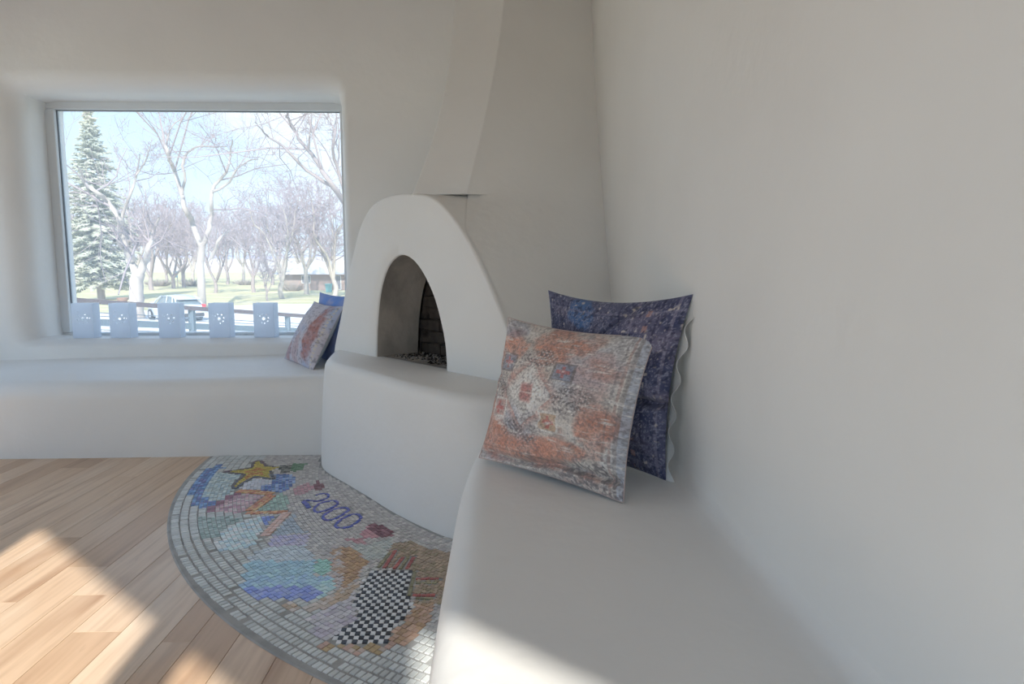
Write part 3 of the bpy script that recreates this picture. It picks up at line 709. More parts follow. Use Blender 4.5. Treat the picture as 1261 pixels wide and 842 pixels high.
#--NEXT--
# ------------------------------------------------------------------ cushions
def mixc(a, b, f):
    f = np.clip(f, 0, 1)[..., None]; return a * (1 - f) + b * f
def blob(u, v, cu, cv, ru, rv, seed, k=9):
    d = np.sqrt(((u - cu) / ru) ** 2 + ((v - cv) / rv) ** 2) + 0.55 * (fbm(u * k, v * k, seed) - .5) * 2
    return np.clip((1.15 - d) / 0.35, 0, 1)
def rug(u, v):
    """worn oriental rug print: u across, v up, both 0..1"""
    C = lambda *c: (np.array(lin(c)) * .85 + np.mean(lin(c)) * .15) * 1.62
    base = np.zeros(u.shape + (3,)) + C(176, 168, 160)
    n1 = fbm(u * 7, v * 7, 11); n2 = fbm(u * 40, v * 14, 12); n3 = fbm(u * 70, v * 70, 13, 2)
    base = mixc(base, C(158, 162, 172), (fbm(u * 3, v * 3, 15) - .5) * 4)
    base = mixc(base, C(166, 128, 116), (n1 - .52) * 4)
    orange = C(170, 118, 98); rose = C(172, 136, 126); dark = C(104, 98, 100); cream = C(192, 186, 180); slate = C(118, 124, 142)
    for cu, cv, ru, rv, sd in ((.13, .80, .15, .09, 21), (.02, .5, .05, .30, 22), (.50, .83, .19, .13, 23), (.85, .40, .13, .13, 24), (.10, .17, .17, .14, 25), (.42, .14, .22, .09, 26), (.66, .2, .2, .06, 27)):
        base = mixc(base, orange * (0.8 + 0.5 * n2)[..., None], blob(u, v, cu, cv, ru, rv, sd) * (.35 + .75 * fbm(u * 22, v * 30, sd + 50)))
    base = mixc(base, rose, blob(u, v, .80, .66, .12, .22, 28) * .5)
    # medallion
    cu, cv = .37, .50
    du, dv = np.abs(u - cu), np.abs(v - cv); r = du + dv * 0.9; mx = np.maximum(du, dv)
    base = mixc(base, cream, ((.21 - r) / .05) * (0.2 + n1 * .7))
    base = mixc(base, rose, ((.28 - r) / .03) * (r > .2) * .35)
    base = mixc(base, C(168, 120, 116), ((.06 - np.maximum(du, dv * .8)) / .02) * .9)
    base = mixc(base, cream, (np.abs(np.maximum(du, dv * .8) - .068) < .012) * .8)
    orn = (np.sin(u * 95 + 3 * np.sin(v * 70)) * np.sin(v * 88 + 2 * np.sin(u * 60)) > .15)
    for a, b in ((.37, .745), (.69, .49), (.37, .265), (.07, .52)):
        m = blob(u, v, a, b, .13 if b != .5 else .07, .075 if a == .37 else .11, 31)
        base = mixc(base, dark, m * np.where(orn, .85, .25))
        base = mixc(base, cream, m * (np.sin(u * 190) * np.sin(v * 175) > .55) * .6)
    for a, b, c2 in ((.14, .69, slate), (.60, .68, slate), (.15, .37, rose), (.56, .34, C(170, 140, 110))):
        q = np.maximum(np.abs(u - a) / .075, np.abs(v - b) / .065) + (n1 - .5) * .25
        base = mixc(base, c2, (q < .8) * .75); base = mixc(base, dark if c2 is slate else cream, ((q > .8) & (q < 1.0)) * .7)
        base = mixc(base, C(170, 96, 92), ((np.abs(u - a) < .012) | (np.abs(v - b) < .012)) * (q < .6) * .8)
    # border bands
    for e, wd, c2, f in ((.93, .006, rose * .8, .6), (.955, .010, dark, .45), (.90, .004, dark, .4)):
        base = mixc(base, c2, (np.abs(u - e) < wd) * f); base = mixc(base, c2, (np.abs(v - (1 - e)) < wd) * f * .8)
    base = mixc(base, C(150, 154, 164), (u > .965) * .8)
    base = mixc(base, slate, blob(u, v, .09, .93, .12, .07, 35) * .5)
    # wear: streaks and specks
    base = mixc(base, cream, (fbm(u * 10, v * 60, 41) - .60) * 4)
    base = mixc(base, dark, np.clip((n3 - .56) * 5, 0, .5) * (0.35 + fbm(u * 5, v * 5, 43)))
    base = mixc(base, dark, blob(u, v, .85, .06, .2, .10, 44) * (n3 > .5) * .6)
    ln_ = (np.sin(u * 210 + 4 * fbm(u * 9, v * 9, 46)) * np.sin(v * 190 + 4 * fbm(u * 9, v * 9, 47)))
    base = mixc(base, dark, np.clip(ln_ - .45, 0, .4) * (fbm(u * 6, v * 6, 48) > .45))
    base = base * (0.80 + 0.40 * fbm(u * 150, v * 150, 45, 1))[..., None]
    return np.clip(base, 0, .85)
def navy(u, v):
    C = lambda *c: (np.array(lin(c)) * .8 + np.mean(lin(c)) * .2) * 1.85
    n1 = fbm(u * 6, v * 6, 51); n3 = fbm(u * 120, v * 120, 52, 2); n4 = fbm(u * 55, v * 55, 56, 2)
    base = np.zeros(u.shape + (3,)) + C(66, 68, 92)
    base = mixc(base, C(48, 52, 80), (n1 - .42) * 4)
    base = mixc(base, C(86, 80, 100), (fbm(u * 4, v * 9, 53) - .5) * 4)
    base = mixc(base, C(48, 82, 124), np.maximum(blob(u, v, .34, .90, .10, .10, 54), blob(u, v, .60, .52, .17, .20, 55)) * .85)
    for k, (a, w_) in enumerate(((.60, .005), (.70, .010), (.86, .005), (.95, .008), (.06, .006))):
        base = mixc(base, C(104, 98, 116) if k % 2 else C(40, 40, 64), (np.abs(u - a) < w_) * .6)
    for a in (.92, .07): base = mixc(base, C(100, 96, 116), (np.abs(v - a) < .006) * .5)
    fl = (np.sin(v * 70) > .3) & (np.abs(u - .80) < .016)
    base = mixc(base, C(140, 104, 96), fl * (fbm(u * 30, v * 30, 57) > .45) * .75)
    cells = np.sin(u * 120 + 2 * np.sin(v * 51)) * np.sin(v * 112 + 2 * np.sin(u * 57))
    base = mixc(base, C(116, 114, 130), (np.abs(cells - .45) < .12) * (fbm(u * 12, v * 12, 58) > .45) * .5)
    base = mixc(base, C(150, 140, 134), (fbm(u * 44, v * 44, 59, 2) - .76) * 9)
    base = mixc(base, C(128, 126, 140), np.clip((n3 - .62) * 5, 0, .5))
    base = mixc(base, C(34, 36, 56), np.clip((.40 - n4) * 6, 0, .6))
    return np.clip(base, 0, .8)
def rug_small(u, v):
    C = lambda *c: np.array(lin(c)) * 1.3
    base = np.zeros(u.shape + (3,)) + C(184, 178, 184)
    base = mixc(base, C(160, 170, 192), (fbm(u * 4, v * 4, 61) - .45) * 3)
    base = mixc(base, C(160, 112, 106), np.maximum(np.maximum(blob(u, v, .76, .5, .13, .5, 62) * .8, .6 * blob(u, v, .15, .16, .14, .16, 63)), .35 * blob(u, v, .45, .2, .10, .25, 66)) * (.5 + fbm(u * 25, v * 25, 67)))
    base = mixc(base, C(196, 186, 172), ((np.abs(u - .93) < .02) & (np.sin(v * 120) > -.3)) * .8)
    base = mixc(base, C(96, 92, 100), np.clip((fbm(u * 40, v * 40, 64, 2) - .6) * 5, 0, .5))
    return np.clip(base, 0, .85)
def denim(u, v):
    C = lambda *c: np.array(lin(c)) * 1.3
    base = np.zeros(u.shape + (3,)) + C(124, 142, 190)
    base = mixc(base, C(100, 134, 196), blob(u, v, .5, .9, .25, .3, 71)); base = mixc(base, C(146, 152, 188), (fbm(u * 9, v * 9, 72) - .5) * 3)
    return np.clip(base, 0, .8)
def fabric(name, rough=0.92):
    m = mat(name, (0.5, 0.5, 0.5), rough, 0.15, attr=True, bump=(220, 0.35, 0.003), coord='Object')
    m.node_tree.nodes['Principled BSDF'].inputs['Sheen Weight'].default_value = 0.15
    return m
WOVEN = fabric('woven_fabric')
def cushion(name, bl, br, tr, tl, T, fn, back_col, n, label, crease=None, edge=0.07, back_grow=0.0, seed=3, fold=0.5):
    bl, br, tr, tl = map(np.array, (bl, br, tr, tl))
    nor = np.cross(br - bl, tl - bl); nor /= np.linalg.norm(nor)
    ctr = (bl + br + tr + tl) / 4
    if np.dot(nor, CP - ctr) < 0: nor = -nor
    def surf(n_, side):
        g = np.linspace(-1, 1, n_); u, v = np.meshgrid(g, g)
        U = u * (1 - edge * (1 - v ** 2) ** 1.0); V = v * (1 - edge * (1 - u ** 2) * np.where(v < 0, .5, 1.0))
        if side < 0 and back_grow:
            U = U + back_grow * np.clip(u, 0, 1) ** 8 * (1 + .6 * np.sin(v * 17)); 
        a, b = (U + 1) / 2, (V + 1) / 2
        P_ = (bl * ((1 - a) * (1 - b))[..., None] + br * (a * (1 - b))[..., None] + tr * (a * b)[..., None] + tl * ((1 - a) * b)[..., None])
        h = np.clip((1 - np.abs(u) ** 2.2), 0, 1) ** .62 * np.clip((1 - np.abs(v) ** 2.2), 0, 1) ** .62
        h = h * T
        env = np.clip(h / T * 3, 0, 1)
        h = h + env * T * fold * (0.16 * (fbm(u * 2.2 + 9, v * 2.2, seed) - .5) + 0.10 * (fbm(u * 7 + v * 4, v * 3 - u * 2, seed + 5) - .5))
        # gathers that run from the corners
        for sx in (-1, 1):
            for sy in (-1, 1):
                du, dv = u - sx, v - sy; rr = np.hypot(du, dv); an = np.arctan2(dv, du)
                h = h + env * T * .05 * fold * np.sin(an * 14 + seed) * np.exp(-rr * 2.2)
        if crease and side > 0:
            for cv, cw, cd, sl in crease: h = h - T * cd * np.exp(-((v - cv - sl * u - .03 * np.sin(u * 5)) / cw) ** 2) * env
        P_ = P_ + nor * side * h[..., None]
        return P_, (u + 1) / 2, (v + 1) / 2
    root = empty(name, tuple((bl + br) / 2)); tag(root, label, 'cushion')
    P_, u, v = surf(n, 1); cols = fn(u, v)
    me = bpy.data.meshes.new('front_cover'); idx = np.arange(n * n).reshape(n, n)
    fs = np.stack([idx[:-1, :-1], idx[:-1, 1:], idx[1:, 1:], idx[1:, :-1]], -1).reshape(-1, 4)
    me.from_pydata(P_.reshape(-1, 3).tolist(), [], fs.tolist())
    at = me.color_attributes.new('Col', 'FLOAT_COLOR', 'POINT'); at.data.foreach_set('color', np.c_[cols.reshape(-1, 3), np.ones(n * n)].astype(np.float32).ravel())
    keep(link('front_cover', me, WOVEN, smooth=True, recalc=False), root)
    P_, u, v = surf(70, -1); q = MB(); q.grid(P_)
    keep(q.build('back_cover', mat(name + '_backing', back_col, 0.9, 0.15, bump=(200, 0.3, 0.003)), smooth=True), root)
    rim = [P_[0, k] for k in range(69)] + [P_[k, 69] for k in range(69)] + [P_[69, 69 - k] for k in range(69)] + [P_[69 - k, 0] for k in range(69)] + [P_[0, 0]]
    q = MB(); q.tube(rim, [0.0018 if not back_grow else 0.0006] * len(rim), 5); keep(q.build('seam', mat(name + '_seam', back_col if back_grow else tuple(np.array(cols.reshape(-1, 3).mean(0))), 0.9, 0.1), smooth=True), root)
    return root
cushion('throw_cushion', onz(590, 563, .452), onz(768, 619, .440), ony(808, 413, 1.87), ony(626, 391, 2.18), 0.095, rug, (0.50, 0.53, 0.56), 280,
        'faded orange and cream rug-print cushion on the side bench', crease=[(-.86, .05, .35, .10), (-.3, .06, .12, -.5)], seed=4, edge=0.085, fold=1.0)
cushion('throw_cushion', (0.175, 2.205, .445), (0.512, 1.865, .440), ony(854, 362, 1.80), ony(675, 357, 2.26), 0.075, navy, (0.78, 0.78, 0.76), 230,
        'dark navy rug-print cushion with white backing behind the orange one', crease=[(-.20, .05, .55, .06), (.55, .04, .2, .9)], seed=8, back_grow=0.075, edge=0.12)
cushion('throw_cushion', onz(350, 441.5, .462), onz(385, 457, .452), ony(424, 377, 4.17), ony(387, 371, 4.50), 0.075, rug_small, (0.42, 0.45, 0.46), 110,
        'small pale cushion with brick red bands on the window seat', seed=13)
b0 = np.array([0.115, 0.085, 0.0])
cushion('throw_cushion', onz(360, 440, .462) + b0, onz(393, 455, .452) + b0, ony(438, 364, 4.24), ony(394, 360, 4.56), 0.06, denim, (0.36, 0.42, 0.62), 90,
        'small denim blue cushion tucked behind the pale one', seed=17)

# ------------------------------------------------------------------ luminary paper bags on the sill
def paper_material():
    m = bpy.data.materials.new('white_paper'); m.use_nodes = True
    nt = m.node_tree; N = nt.nodes; L = nt.links; N.clear()
    o = N.new('ShaderNodeOutputMaterial'); mx = N.new('ShaderNodeMixShader'); d = N.new('ShaderNodeBsdfDiffuse'); t = N.new('ShaderNodeBsdfTranslucent')
    d.inputs['Color'].default_value = (0.84, 0.88, 0.93, 1); t.inputs['Color'].default_value = (0.84, 0.89, 0.96, 1); mx.inputs[0].default_value = 0.55
    L.new(d.outputs[0], mx.inputs[1]); L.new(t.outputs[0], mx.inputs[2]); L.new(mx.outputs[0], o.inputs[0]); return m
PAPER = paper_material()
def punched(w_, h_, holes_):
    """flat sheet w x h with polygonal holes, in its own x-z plane"""
    cu = bpy.data.curves.new('sheet', 'CURVE'); cu.dimensions = '2D'; cu.fill_mode = 'BOTH'
    for pts in [[(-w_ / 2, 0), (w_ / 2, 0), (w_ / 2, h_), (-w_ / 2, h_)]] + holes_:
        s_ = cu.splines.new('POLY'); s_.points.add(len(pts) - 1); s_.use_cyclic_u = True
        for p, c in zip(s_.points, pts): p.co = (c[0], c[1], 0, 1)
    ob = bpy.data.objects.new('sheet', cu); COL.objects.link(ob)
    dg = bpy.context.evaluated_depsgraph_get(); me = bpy.data.meshes.new_from_object(ob.evaluated_get(dg))
    bpy.data.objects.remove(ob)
    for v in me.vertices: v.co = (v.co[0], 0, v.co[1])
    return me
def poly(cx, cz, r, n, a0=0.0, r2=None):
    return [(cx + (r if (k % 2 == 0 or r2 is None) else r2) * math.cos(a0 + 2 * math.pi * k / n), cz + (r if (k % 2 == 0 or r2 is None) else r2) * math.sin(a0 + 2 * math.pi * k / n)) for k in range(n)]
def star_holes(sc=1.0):
    hs = [poly(0, .135, 0.017 * sc, 16, math.pi / 2, .007 * sc)]
    for k in range(8):
        a = math.pi / 2 + k * math.pi / 4 + .2
        hs.append(poly(.034 * math.cos(a), 0.135 + .034 * math.sin(a), .006, 6, a))
    hs += [poly(.035, .185, .006, 8), poly(-.04, .16, .004, 6), poly(0.0, .192, .004, 6), poly(.05, .14, .0045, 6), poly(-.03, .185, .004, 6)]
    return hs
BW, BD, BH = 0.145, 0.088, 0.245
front_me = punched(BW, BH, star_holes()); back_me = punched(BW, BH, [poly(-.03, .13, .04, 24, 0, .03)])  # wide hole added in the hidden back panel so front cutouts show bright
side_me = punched(BD, BH, [poly(0, .135, .006, 6), poly(.012, .17, .004, 6)]); base_me = punched(BW, BD, [])
for v in base_me.vertices: v.co = (v.co[0], v.co[2], 0.001)
for me in (front_me, back_me, side_me, base_me): me.materials.clear(); me.materials.append(PAPER)
names = ['white luminary bag at the left end, against the window frame', 'white luminary bag second from the left window frame', 'white luminary bag in the middle of the sill row', 'white luminary bag second from the small cushions', 'white luminary bag at the right end, nearest the small cushions']
for k, (xl, xr) in enumerate(((92, 114.5), (136.5, 161), (197, 222), (259, 283), (313, 338.5))):
    p = ony((xl + xr) / 2, 416, 4.64); r = tag(empty('luminary_bag', (p[0], 4.64, OZ0 + 0.004)), names[k], 'paper bag', 'luminary bags on the window sill')
    r.rotation_euler.z = [0.03, -0.05, 0.06, 0.0, -0.03][k]
    for nm, me, loc, rz in (('front_panel', front_me, (0, 0, 0), 0), ('back_panel', back_me, (0, BD, 0), 0), ('side_gusset', side_me, (BW / 2, BD / 2, 0), math.pi / 2), ('side_gusset', side_me, (-BW / 2, BD / 2, 0), math.pi / 2), ('bag_base', base_me, (0, 0, 0), 0)):
        o = bpy.data.objects.new(nm, me); COL.objects.link(o); o.parent = r; o.location = loc; o.rotation_euler.z = rz
#--NEXT2--
# ------------------------------------------------------------------ the grounds outside
GZ = -2.0
def gz(y): return float(np.interp(y, [-1e4, 6, 28, 130, 420, 900, 2500], [-0.32, -0.32, GZ, GZ, -0.4, 1.5, 2.0]))
LAWN = mat('dry_lawn', (0.50, 0.47, 0.25), 0.95, 0.1, noise=((.16, .5, 1), (0.66, 0.58, 0.38), 0.40, 0.62), bump=(4, 0.5, 0.05))
ys = [-60, -20, 0, 4, 6, 10, 16, 22, 28, 40, 60, 90, 130, 200, 300, 420, 600, 900, 1600, 2500]
xs = [-2500, -900, -400, -200, -100, -60, -40, -30, -20, -10, -4.4, 1.2, 10, 20, 60, 200, 900, 2500]
q = MB(); P = [[(x, y, gz(y) if not (-4.3 < x < 1.1 and -2.5 < y < 5.0) else -0.35) for x in xs] for y in ys]
q.grid(P); tag(q.build('ground', LAWN, smooth=True, recalc=False), 'dry winter lawn beyond the window', kind='structure')
q = MB(); q.box((-12, -14, -0.5), (12, 8.5, -0.18))  # slab is added, unseen; its tone tints the light bounced indoors
tag(q.build('bounce_slab', mat('bounce_slab_tone', (0.60, 0.57, 0.525), 0.9, 0.1, noise=((.8, .8, .8), (0.52, 0.50, 0.475), .4, .6))), 'added unseen pale slab around the house that bounces light indoors', kind='structure')
q = MB(); far = [(-300, 38), (-40, 40), (-26, 45), (-19, 55), (60, 62)]; near = [(-300, 27), (-40, 27), (-26, 26), (-19, 26), (60, 26)]
P = [[(x, y, gz(y) + 0.06) for x, y in near]] + [[(a[0], a[1] + (b[1] - a[1]) * f, gz(a[1] + (b[1] - a[1]) * f) + 0.06) for a, b in zip(near, far)] for f in (0.15, 0.5, 1)]
P = [[(p[0], p[1], gz(p[1]) - 0.05) for p in P[0]]] + P + [[(p[0], p[1] + 0.02, gz(p[1]) - 0.05) for p in P[-1]]]
q.grid(P); tag(q.build('street', mat('pale_concrete', (0.70, 0.69, 0.68), 0.9, 0.1, noise=((.3, .3, 1), (0.62, 0.61, 0.60), .4, .6))), 'pale concrete street beyond the ramp', kind='structure')
q = MB(); P = []
hx = np.linspace(-1500, 600, 120)
hz = 20 + 26 * fbm(hx / 170.0, hx * 0 + 3, 81, 4)
P = [[(x, 1400, 0) for x in hx], [(x, 1420 + 60, z * .8) for x, z in zip(hx, hz)], [(x, 1500 + 60, z) for x, z in zip(hx, hz)], [(x, 1900, 0) for x in hx]]
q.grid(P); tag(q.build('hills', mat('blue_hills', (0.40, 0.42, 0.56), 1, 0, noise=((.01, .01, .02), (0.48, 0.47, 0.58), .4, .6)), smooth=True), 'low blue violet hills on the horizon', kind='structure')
q = MB(); hx = np.linspace(-420, 200, 60); top = 5.5 + 4.5 * fbm(hx / 90.0, hx * 0 + 1, 83, 3)
q.grid([[(x, 330, -1) for x in hx], [(x, 372, z * .6) for x, z in zip(hx, top)], [(x, 430, z) for x, z in zip(hx, top)], [(x, 600, 0) for x in hx]])
tag(q.build('meadow_rise', mat('dry_meadow', (0.66, 0.61, 0.54), 1, 0, noise=((.05, .12, .1), (0.58, 0.52, 0.46), .4, .6)), smooth=True), 'pale dry meadow rising behind the trees', kind='structure')

# --- bare trees
class Tree:
    def __init__(s, seed, rmin=.007): s.rmin = rmin; s.r = np.random.RandomState(seed); s.trunk = MB(); s.twigs = MB()
    def limb(s, pts, r0, r1, kids, lev, maxlev, big=True, n=7):
        pts = np.array(pts, float); L_ = np.linalg.norm(np.diff(pts, axis=0), axis=1).sum()
        pp = spline(pts, max(5, len(pts) * 3))
        pp[1:-1] += s.r.normal(0, r0 * (.2 if kids else .05), pp[1:-1].shape) * [1, 1, .3]
        (s.trunk if big else s.twigs).tube(pp, np.linspace(r0, r1, len(pp)), n)
        s.kids(pp, r0, r1, L_, kids, lev, maxlev)
    def kids(s, pp, r0, r1, L_, kids, lev, maxlev, lo=.25):
        if lev >= maxlev: return
        for k in range(kids):
            f = lo + (1 - lo) * (k + s.r.rand()) / kids; i = min(int(f * (len(pp) - 1)), len(pp) - 2)
            d = pp[i + 1] - pp[i]; d /= np.linalg.norm(d) + 1e-9
            a = s.r.normal(0, 1, 3); a -= d * (a @ d); a /= np.linalg.norm(a)
            dd = d * s.r.uniform(.35, .8) + a * s.r.uniform(.6, 1.0) + np.array([0, 0, s.r.uniform(0.0, .35)]); dd /= np.linalg.norm(dd)
            s.grow(pp[i], dd, L_ * s.r.uniform(.35, .62) * (1.15 - .45 * f), max((r0 + (r1 - r0) * f) * .55, s.rmin * 1.7), lev + 1, maxlev)
    def grow(s, p, d, L_, r, lev, maxlev):
        n = 5 if lev < 3 else 4; pts = [np.array(p)]; step = L_ / (n - 1); d = np.array(d, float)
        for k in range(n - 1):
            d = d + s.r.normal(0, .22, 3) + np.array([0, 0, .05]); d /= np.linalg.norm(d); pts.append(pts[-1] + d * step)
        rr = np.linspace(r, max(r * .4, s.rmin), n)
        (s.trunk if lev <= 1 else s.twigs).tube(pts, rr, 5 if lev < 2 else 3)
        s.kids(np.array(pts), r, rr[-1], L_, {1: 7, 2: 6, 3: 4}.get(lev, 3), lev, maxlev, .2)
    def build(s, base, label, bark, twig, group=None):
        root = empty('bare_tree', tuple(base)); tag(root, label, 'tree', group)
        for nm, mbq, mt in (('trunk', s.trunk, bark), ('branches', s.twigs, twig)):
            if mbq.f:
                mbq.v = [tuple(np.array(v) - base) for v in mbq.v]
                mbq.build(nm, mt, root, smooth=True, recalc=False)
        return root
PALE = mat('pale_bark', (0.50, 0.455, 0.41), 0.9, 0.1, noise=((.8, .8, .5), (0.34, 0.30, 0.28), .45, .65))
GREYB = mat('grey_bark', (0.36, 0.31, 0.30), 0.9, 0.1, noise=((1, 1, .6), (0.34, 0.29, 0.29), .45, .65))
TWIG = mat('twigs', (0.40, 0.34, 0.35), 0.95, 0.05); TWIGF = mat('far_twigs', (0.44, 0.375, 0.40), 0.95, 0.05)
def hero(seed, Y, base_px, limbs, label, maxlev=4, kids=7, bark=PALE):
    t = Tree(seed); b = ony(*base_px, Y); b[2] = gz(Y) - .05
    for k, (px, r0, r1) in enumerate(limbs):
        pts = []
        for j, (x, y) in enumerate(px):
            p = ony(x, y, Y); 
            if k: p = ony(x, y, Y + (0 if j == 0 else t.r.uniform(-.6, .6) * j))
            pts.append(p)
        if k == 0: pts[0] = b
        t.limb(pts, r0, r1, 0 if k == 0 else kids, 1, maxlev, True, 8)
    return t.build(b, label, bark, TWIG)
hero(3, 39.5, (168, 392), [
    ([(168, 392), (168, 370), (168, 350), (171, 336)], .46, .36),
    ([(170, 338), (160, 318), (153, 306), (147, 298), (141, 296)], .24, .10),
    ([(162, 320), (157, 300), (152, 285), (147, 270), (140, 258), (130, 246), (116, 234), (104, 224), (95, 205)], .24, .05),
    ([(158, 304), (163, 290), (160, 272), (156, 258)], .13, .05),
    ([(172, 338), (179, 322), (184, 305), (188, 286), (196, 268)], .24, .06),
    ([(150, 276), (154, 256), (162, 236), (168, 215), (172, 190)], .10, .03),
    ([(168, 215), (178, 200), (186, 178)], .06, .02)], 'big pale cottonwood with a forked trunk in front of the spruce', kids=6)
hero(5, 52, (249, 377), [
    ([(249, 377), (248, 350), (247, 322), (249, 302)], .34, .27),
    ([(248, 304), (241, 288), (236, 272), (228, 258), (224, 240), (219, 222), (212, 204), (206, 188), (201, 168), (198, 152)], .22, .05),
    ([(249, 303), (256, 286), (260, 268), (260, 250), (262, 234), (270, 222), (280, 208), (284, 190), (286, 172)], .2, .04),
    ([(224, 240), (228, 218), (225, 200), (231, 188), (245, 180), (262, 181), (280, 180)], .12, .03),
    ([(206, 190), (206, 172), (212, 156), (222, 148), (236, 147)], .08, .02),
    ([(262, 236), (272, 232), (282, 224), (292, 208), (306, 198), (318, 196)], .11, .03),
    ([(260, 318), (266, 304), (272, 292), (282, 284)], .14, .06)], 'tall white-barked tree in the middle of the window view', kids=6)
hero(8, 36, (446, 392), [
    ([(446, 392), (446, 340), (442, 300), (436, 268)], .42, .30),
    ([(437, 272), (424, 250), (408, 226), (394, 206), (380, 186), (366, 166), (357, 150), (352, 134)], .16, .03),
    ([(410, 230), (396, 222), (376, 208), (360, 192), (346, 178), (330, 168), (314, 150)], .10, .02),
    ([(380, 184), (382, 165), (384, 140)], .06, .02),
    ([(436, 270), (420, 220), (410, 190), (412, 168), (415, 140)], .12, .03)], 'dark-limbed tree reaching in from behind the right window edge', kids=7, bark=GREYB)
def template(seed, h, r, maxlev=4, forks=4, k1=9):
    t = Tree(seed, .016); fz = h * t.r.uniform(.12, .22)
    t.limb([(0, 0, -.1), (t.r.normal(0, .1), 0, fz * .5), (0, 0, fz)], r, r * .8, 0, 0, 0, True, 7)
    for k in range(forks):
        a = 2 * math.pi * (k + t.r.rand() * .5) / forks; s_ = h * t.r.uniform(.16, .3)
        pts = [(0, 0, fz * .95)]
        for f in (.25, .5, .75, 1.0): pts.append((math.cos(a) * s_ * f ** .8 + t.r.normal(0, .3), math.sin(a) * s_ * f ** .8 + t.r.normal(0, .3), fz + (h * t.r.uniform(.8, .95) - fz) * f))
        t.limb(pts, r * .62, r * .1, k1, 1, maxlev, True, 5)
    return t
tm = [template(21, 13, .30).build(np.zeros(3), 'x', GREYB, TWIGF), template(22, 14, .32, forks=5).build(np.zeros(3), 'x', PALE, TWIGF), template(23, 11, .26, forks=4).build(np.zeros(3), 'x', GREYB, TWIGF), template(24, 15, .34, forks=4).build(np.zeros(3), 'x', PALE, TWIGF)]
spots = [  # pixel x, distance, template, scale, turn, label
    (312, 84, 2, 1.0, 0.4, 'low spreading dark-trunked tree right of the middle window tree'),
    (347, 66, 1, 0.85, 1.0, 'slim pale-trunked tree above the right-hand luminary bag'),
    (377, 78, 3, 0.9, 2.0, 'pale-trunked tree in front of the brown house'),
    (411, 70, 1, 0.9, 3.0, 'pale tree at the right edge of the window beside the brown house'),
    (265, 82, 0, 0.8, 0.2, 'dark slender tree just right of the middle white trunk'),
    (213, 100, 0, 1.0, 1.3, 'grey tree behind the parked car roof'),
    (226, 106, 2, 1.2, 2.2, 'grey tree beside the small blue sign'),
    (328, 62, 2, 0.42, 1.1, 'small young tree on the lawn near the right-hand luminary bags'),
    (186, 92, 0, 1.1, 2.9, 'grey tree just right of the big forked cottonwood'),
    (98, 96, 1, 1.0, 0.9, 'pale tree at the left edge of the window behind the spruce')]
far_lab = ['hazy far tree above the car', 'hazy far tree left of the middle white trunk', 'hazy far tree right of the middle white trunk', 'hazy far tree above the pale meadow', 'hazy far tree left of the brown house', 'hazy far tree over the brown house roof', 'hazy far tree at the right window edge', 'hazy far tree behind the forked cottonwood', 'hazy far tree above the small blue sign']
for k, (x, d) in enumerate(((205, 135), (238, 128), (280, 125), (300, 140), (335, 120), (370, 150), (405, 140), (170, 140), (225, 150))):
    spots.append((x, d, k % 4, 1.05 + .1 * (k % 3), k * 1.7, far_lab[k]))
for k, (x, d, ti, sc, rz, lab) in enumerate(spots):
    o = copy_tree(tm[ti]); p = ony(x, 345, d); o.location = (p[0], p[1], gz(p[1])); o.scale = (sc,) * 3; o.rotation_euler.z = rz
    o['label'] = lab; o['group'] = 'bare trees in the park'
for t in tm:
    for c in list(t.children): bpy.data.objects.remove(c)
    bpy.data.objects.remove(t)
# --- spruce
sp_b = ony(125, 368, 64); sp_b[2] = gz(64); HS = 18.3
spruce = tag(empty('spruce_tree', tuple(sp_b)), 'tall grey green spruce at the left of the window view', 'tree')
q = MB(); q.tube([(0, 0, -.1), (0, 0, 3), (.1, 0, 9), (0, 0, HS)], [.36, .30, .2, .03], 8); q.build('trunk', GREYB, spruce, smooth=True, recalc=False)
q = MB(); qn = MB(); sr = np.random.RandomState(12)
lv = 0
for z in np.arange(1.6, HS - .1, .34):
    f = (z - 1.6) / (HS - 1.6); R0 = float(np.interp(f, [0, .08, .26, .49, .72, .86, 1], [2.6, 3.2, 3.1, 2.5, 1.4, .7, .1]))
    nb = int(14 - 6 * f)
    for k in range(nb):
        a = 2 * math.pi * (k + sr.rand()) / nb; R_ = R0 * sr.uniform(.5, 1.2); dr = -0.2 * R_ + (0.45 * f) + sr.normal(0, .15)
        tip = np.array([math.cos(a) * R_, math.sin(a) * R_, z + dr]); b_ = np.array([0, 0, z]); mid = (b_ + tip) / 2 + np.array([0, 0, .05 * R_])
        q.tube([b_, mid, tip], [.04, .025, .01], 3)
        side = np.array([-math.sin(a), math.cos(a), 0]); ns = int(9 + R_ * 15)
        for j in range(ns):
            g = sr.uniform(.12, 1.0); c = b_ * (1 - g) ** 2 + 2 * mid * g * (1 - g) + tip * g * g
            sd = side * sr.choice([-1, 1]) * sr.uniform(.3, 1) + np.array([math.cos(a), math.sin(a), 0]) * sr.uniform(.3, .9) + np.array([0, 0, sr.uniform(-.5, .2)])
            sd /= np.linalg.norm(sd); l = sr.uniform(.25, .62) * (1.15 - .5 * f); w_ = np.cross(sd, [0, 0, 1]) * .085; up_ = np.array([0, 0, .07])
            cc = c + sd * l
            qn.add([c + w_, c - w_, c + up_, cc, c + sd * l * .5 - up_ * 1.3], [(0, 2, 3), (2, 1, 3), (1, 4, 3), (4, 0, 3)])
q.build('branches', GREYB, spruce, recalc=False)
o = qn.build('needles', mat('grey_green_needles', (0.42, 0.45, 0.38), 0.9, 0.1, noise=((.5, .5, .5), (0.56, 0.57, 0.48), .4, .62)), spruce, recalc=False); o['kind'] = 'stuff'

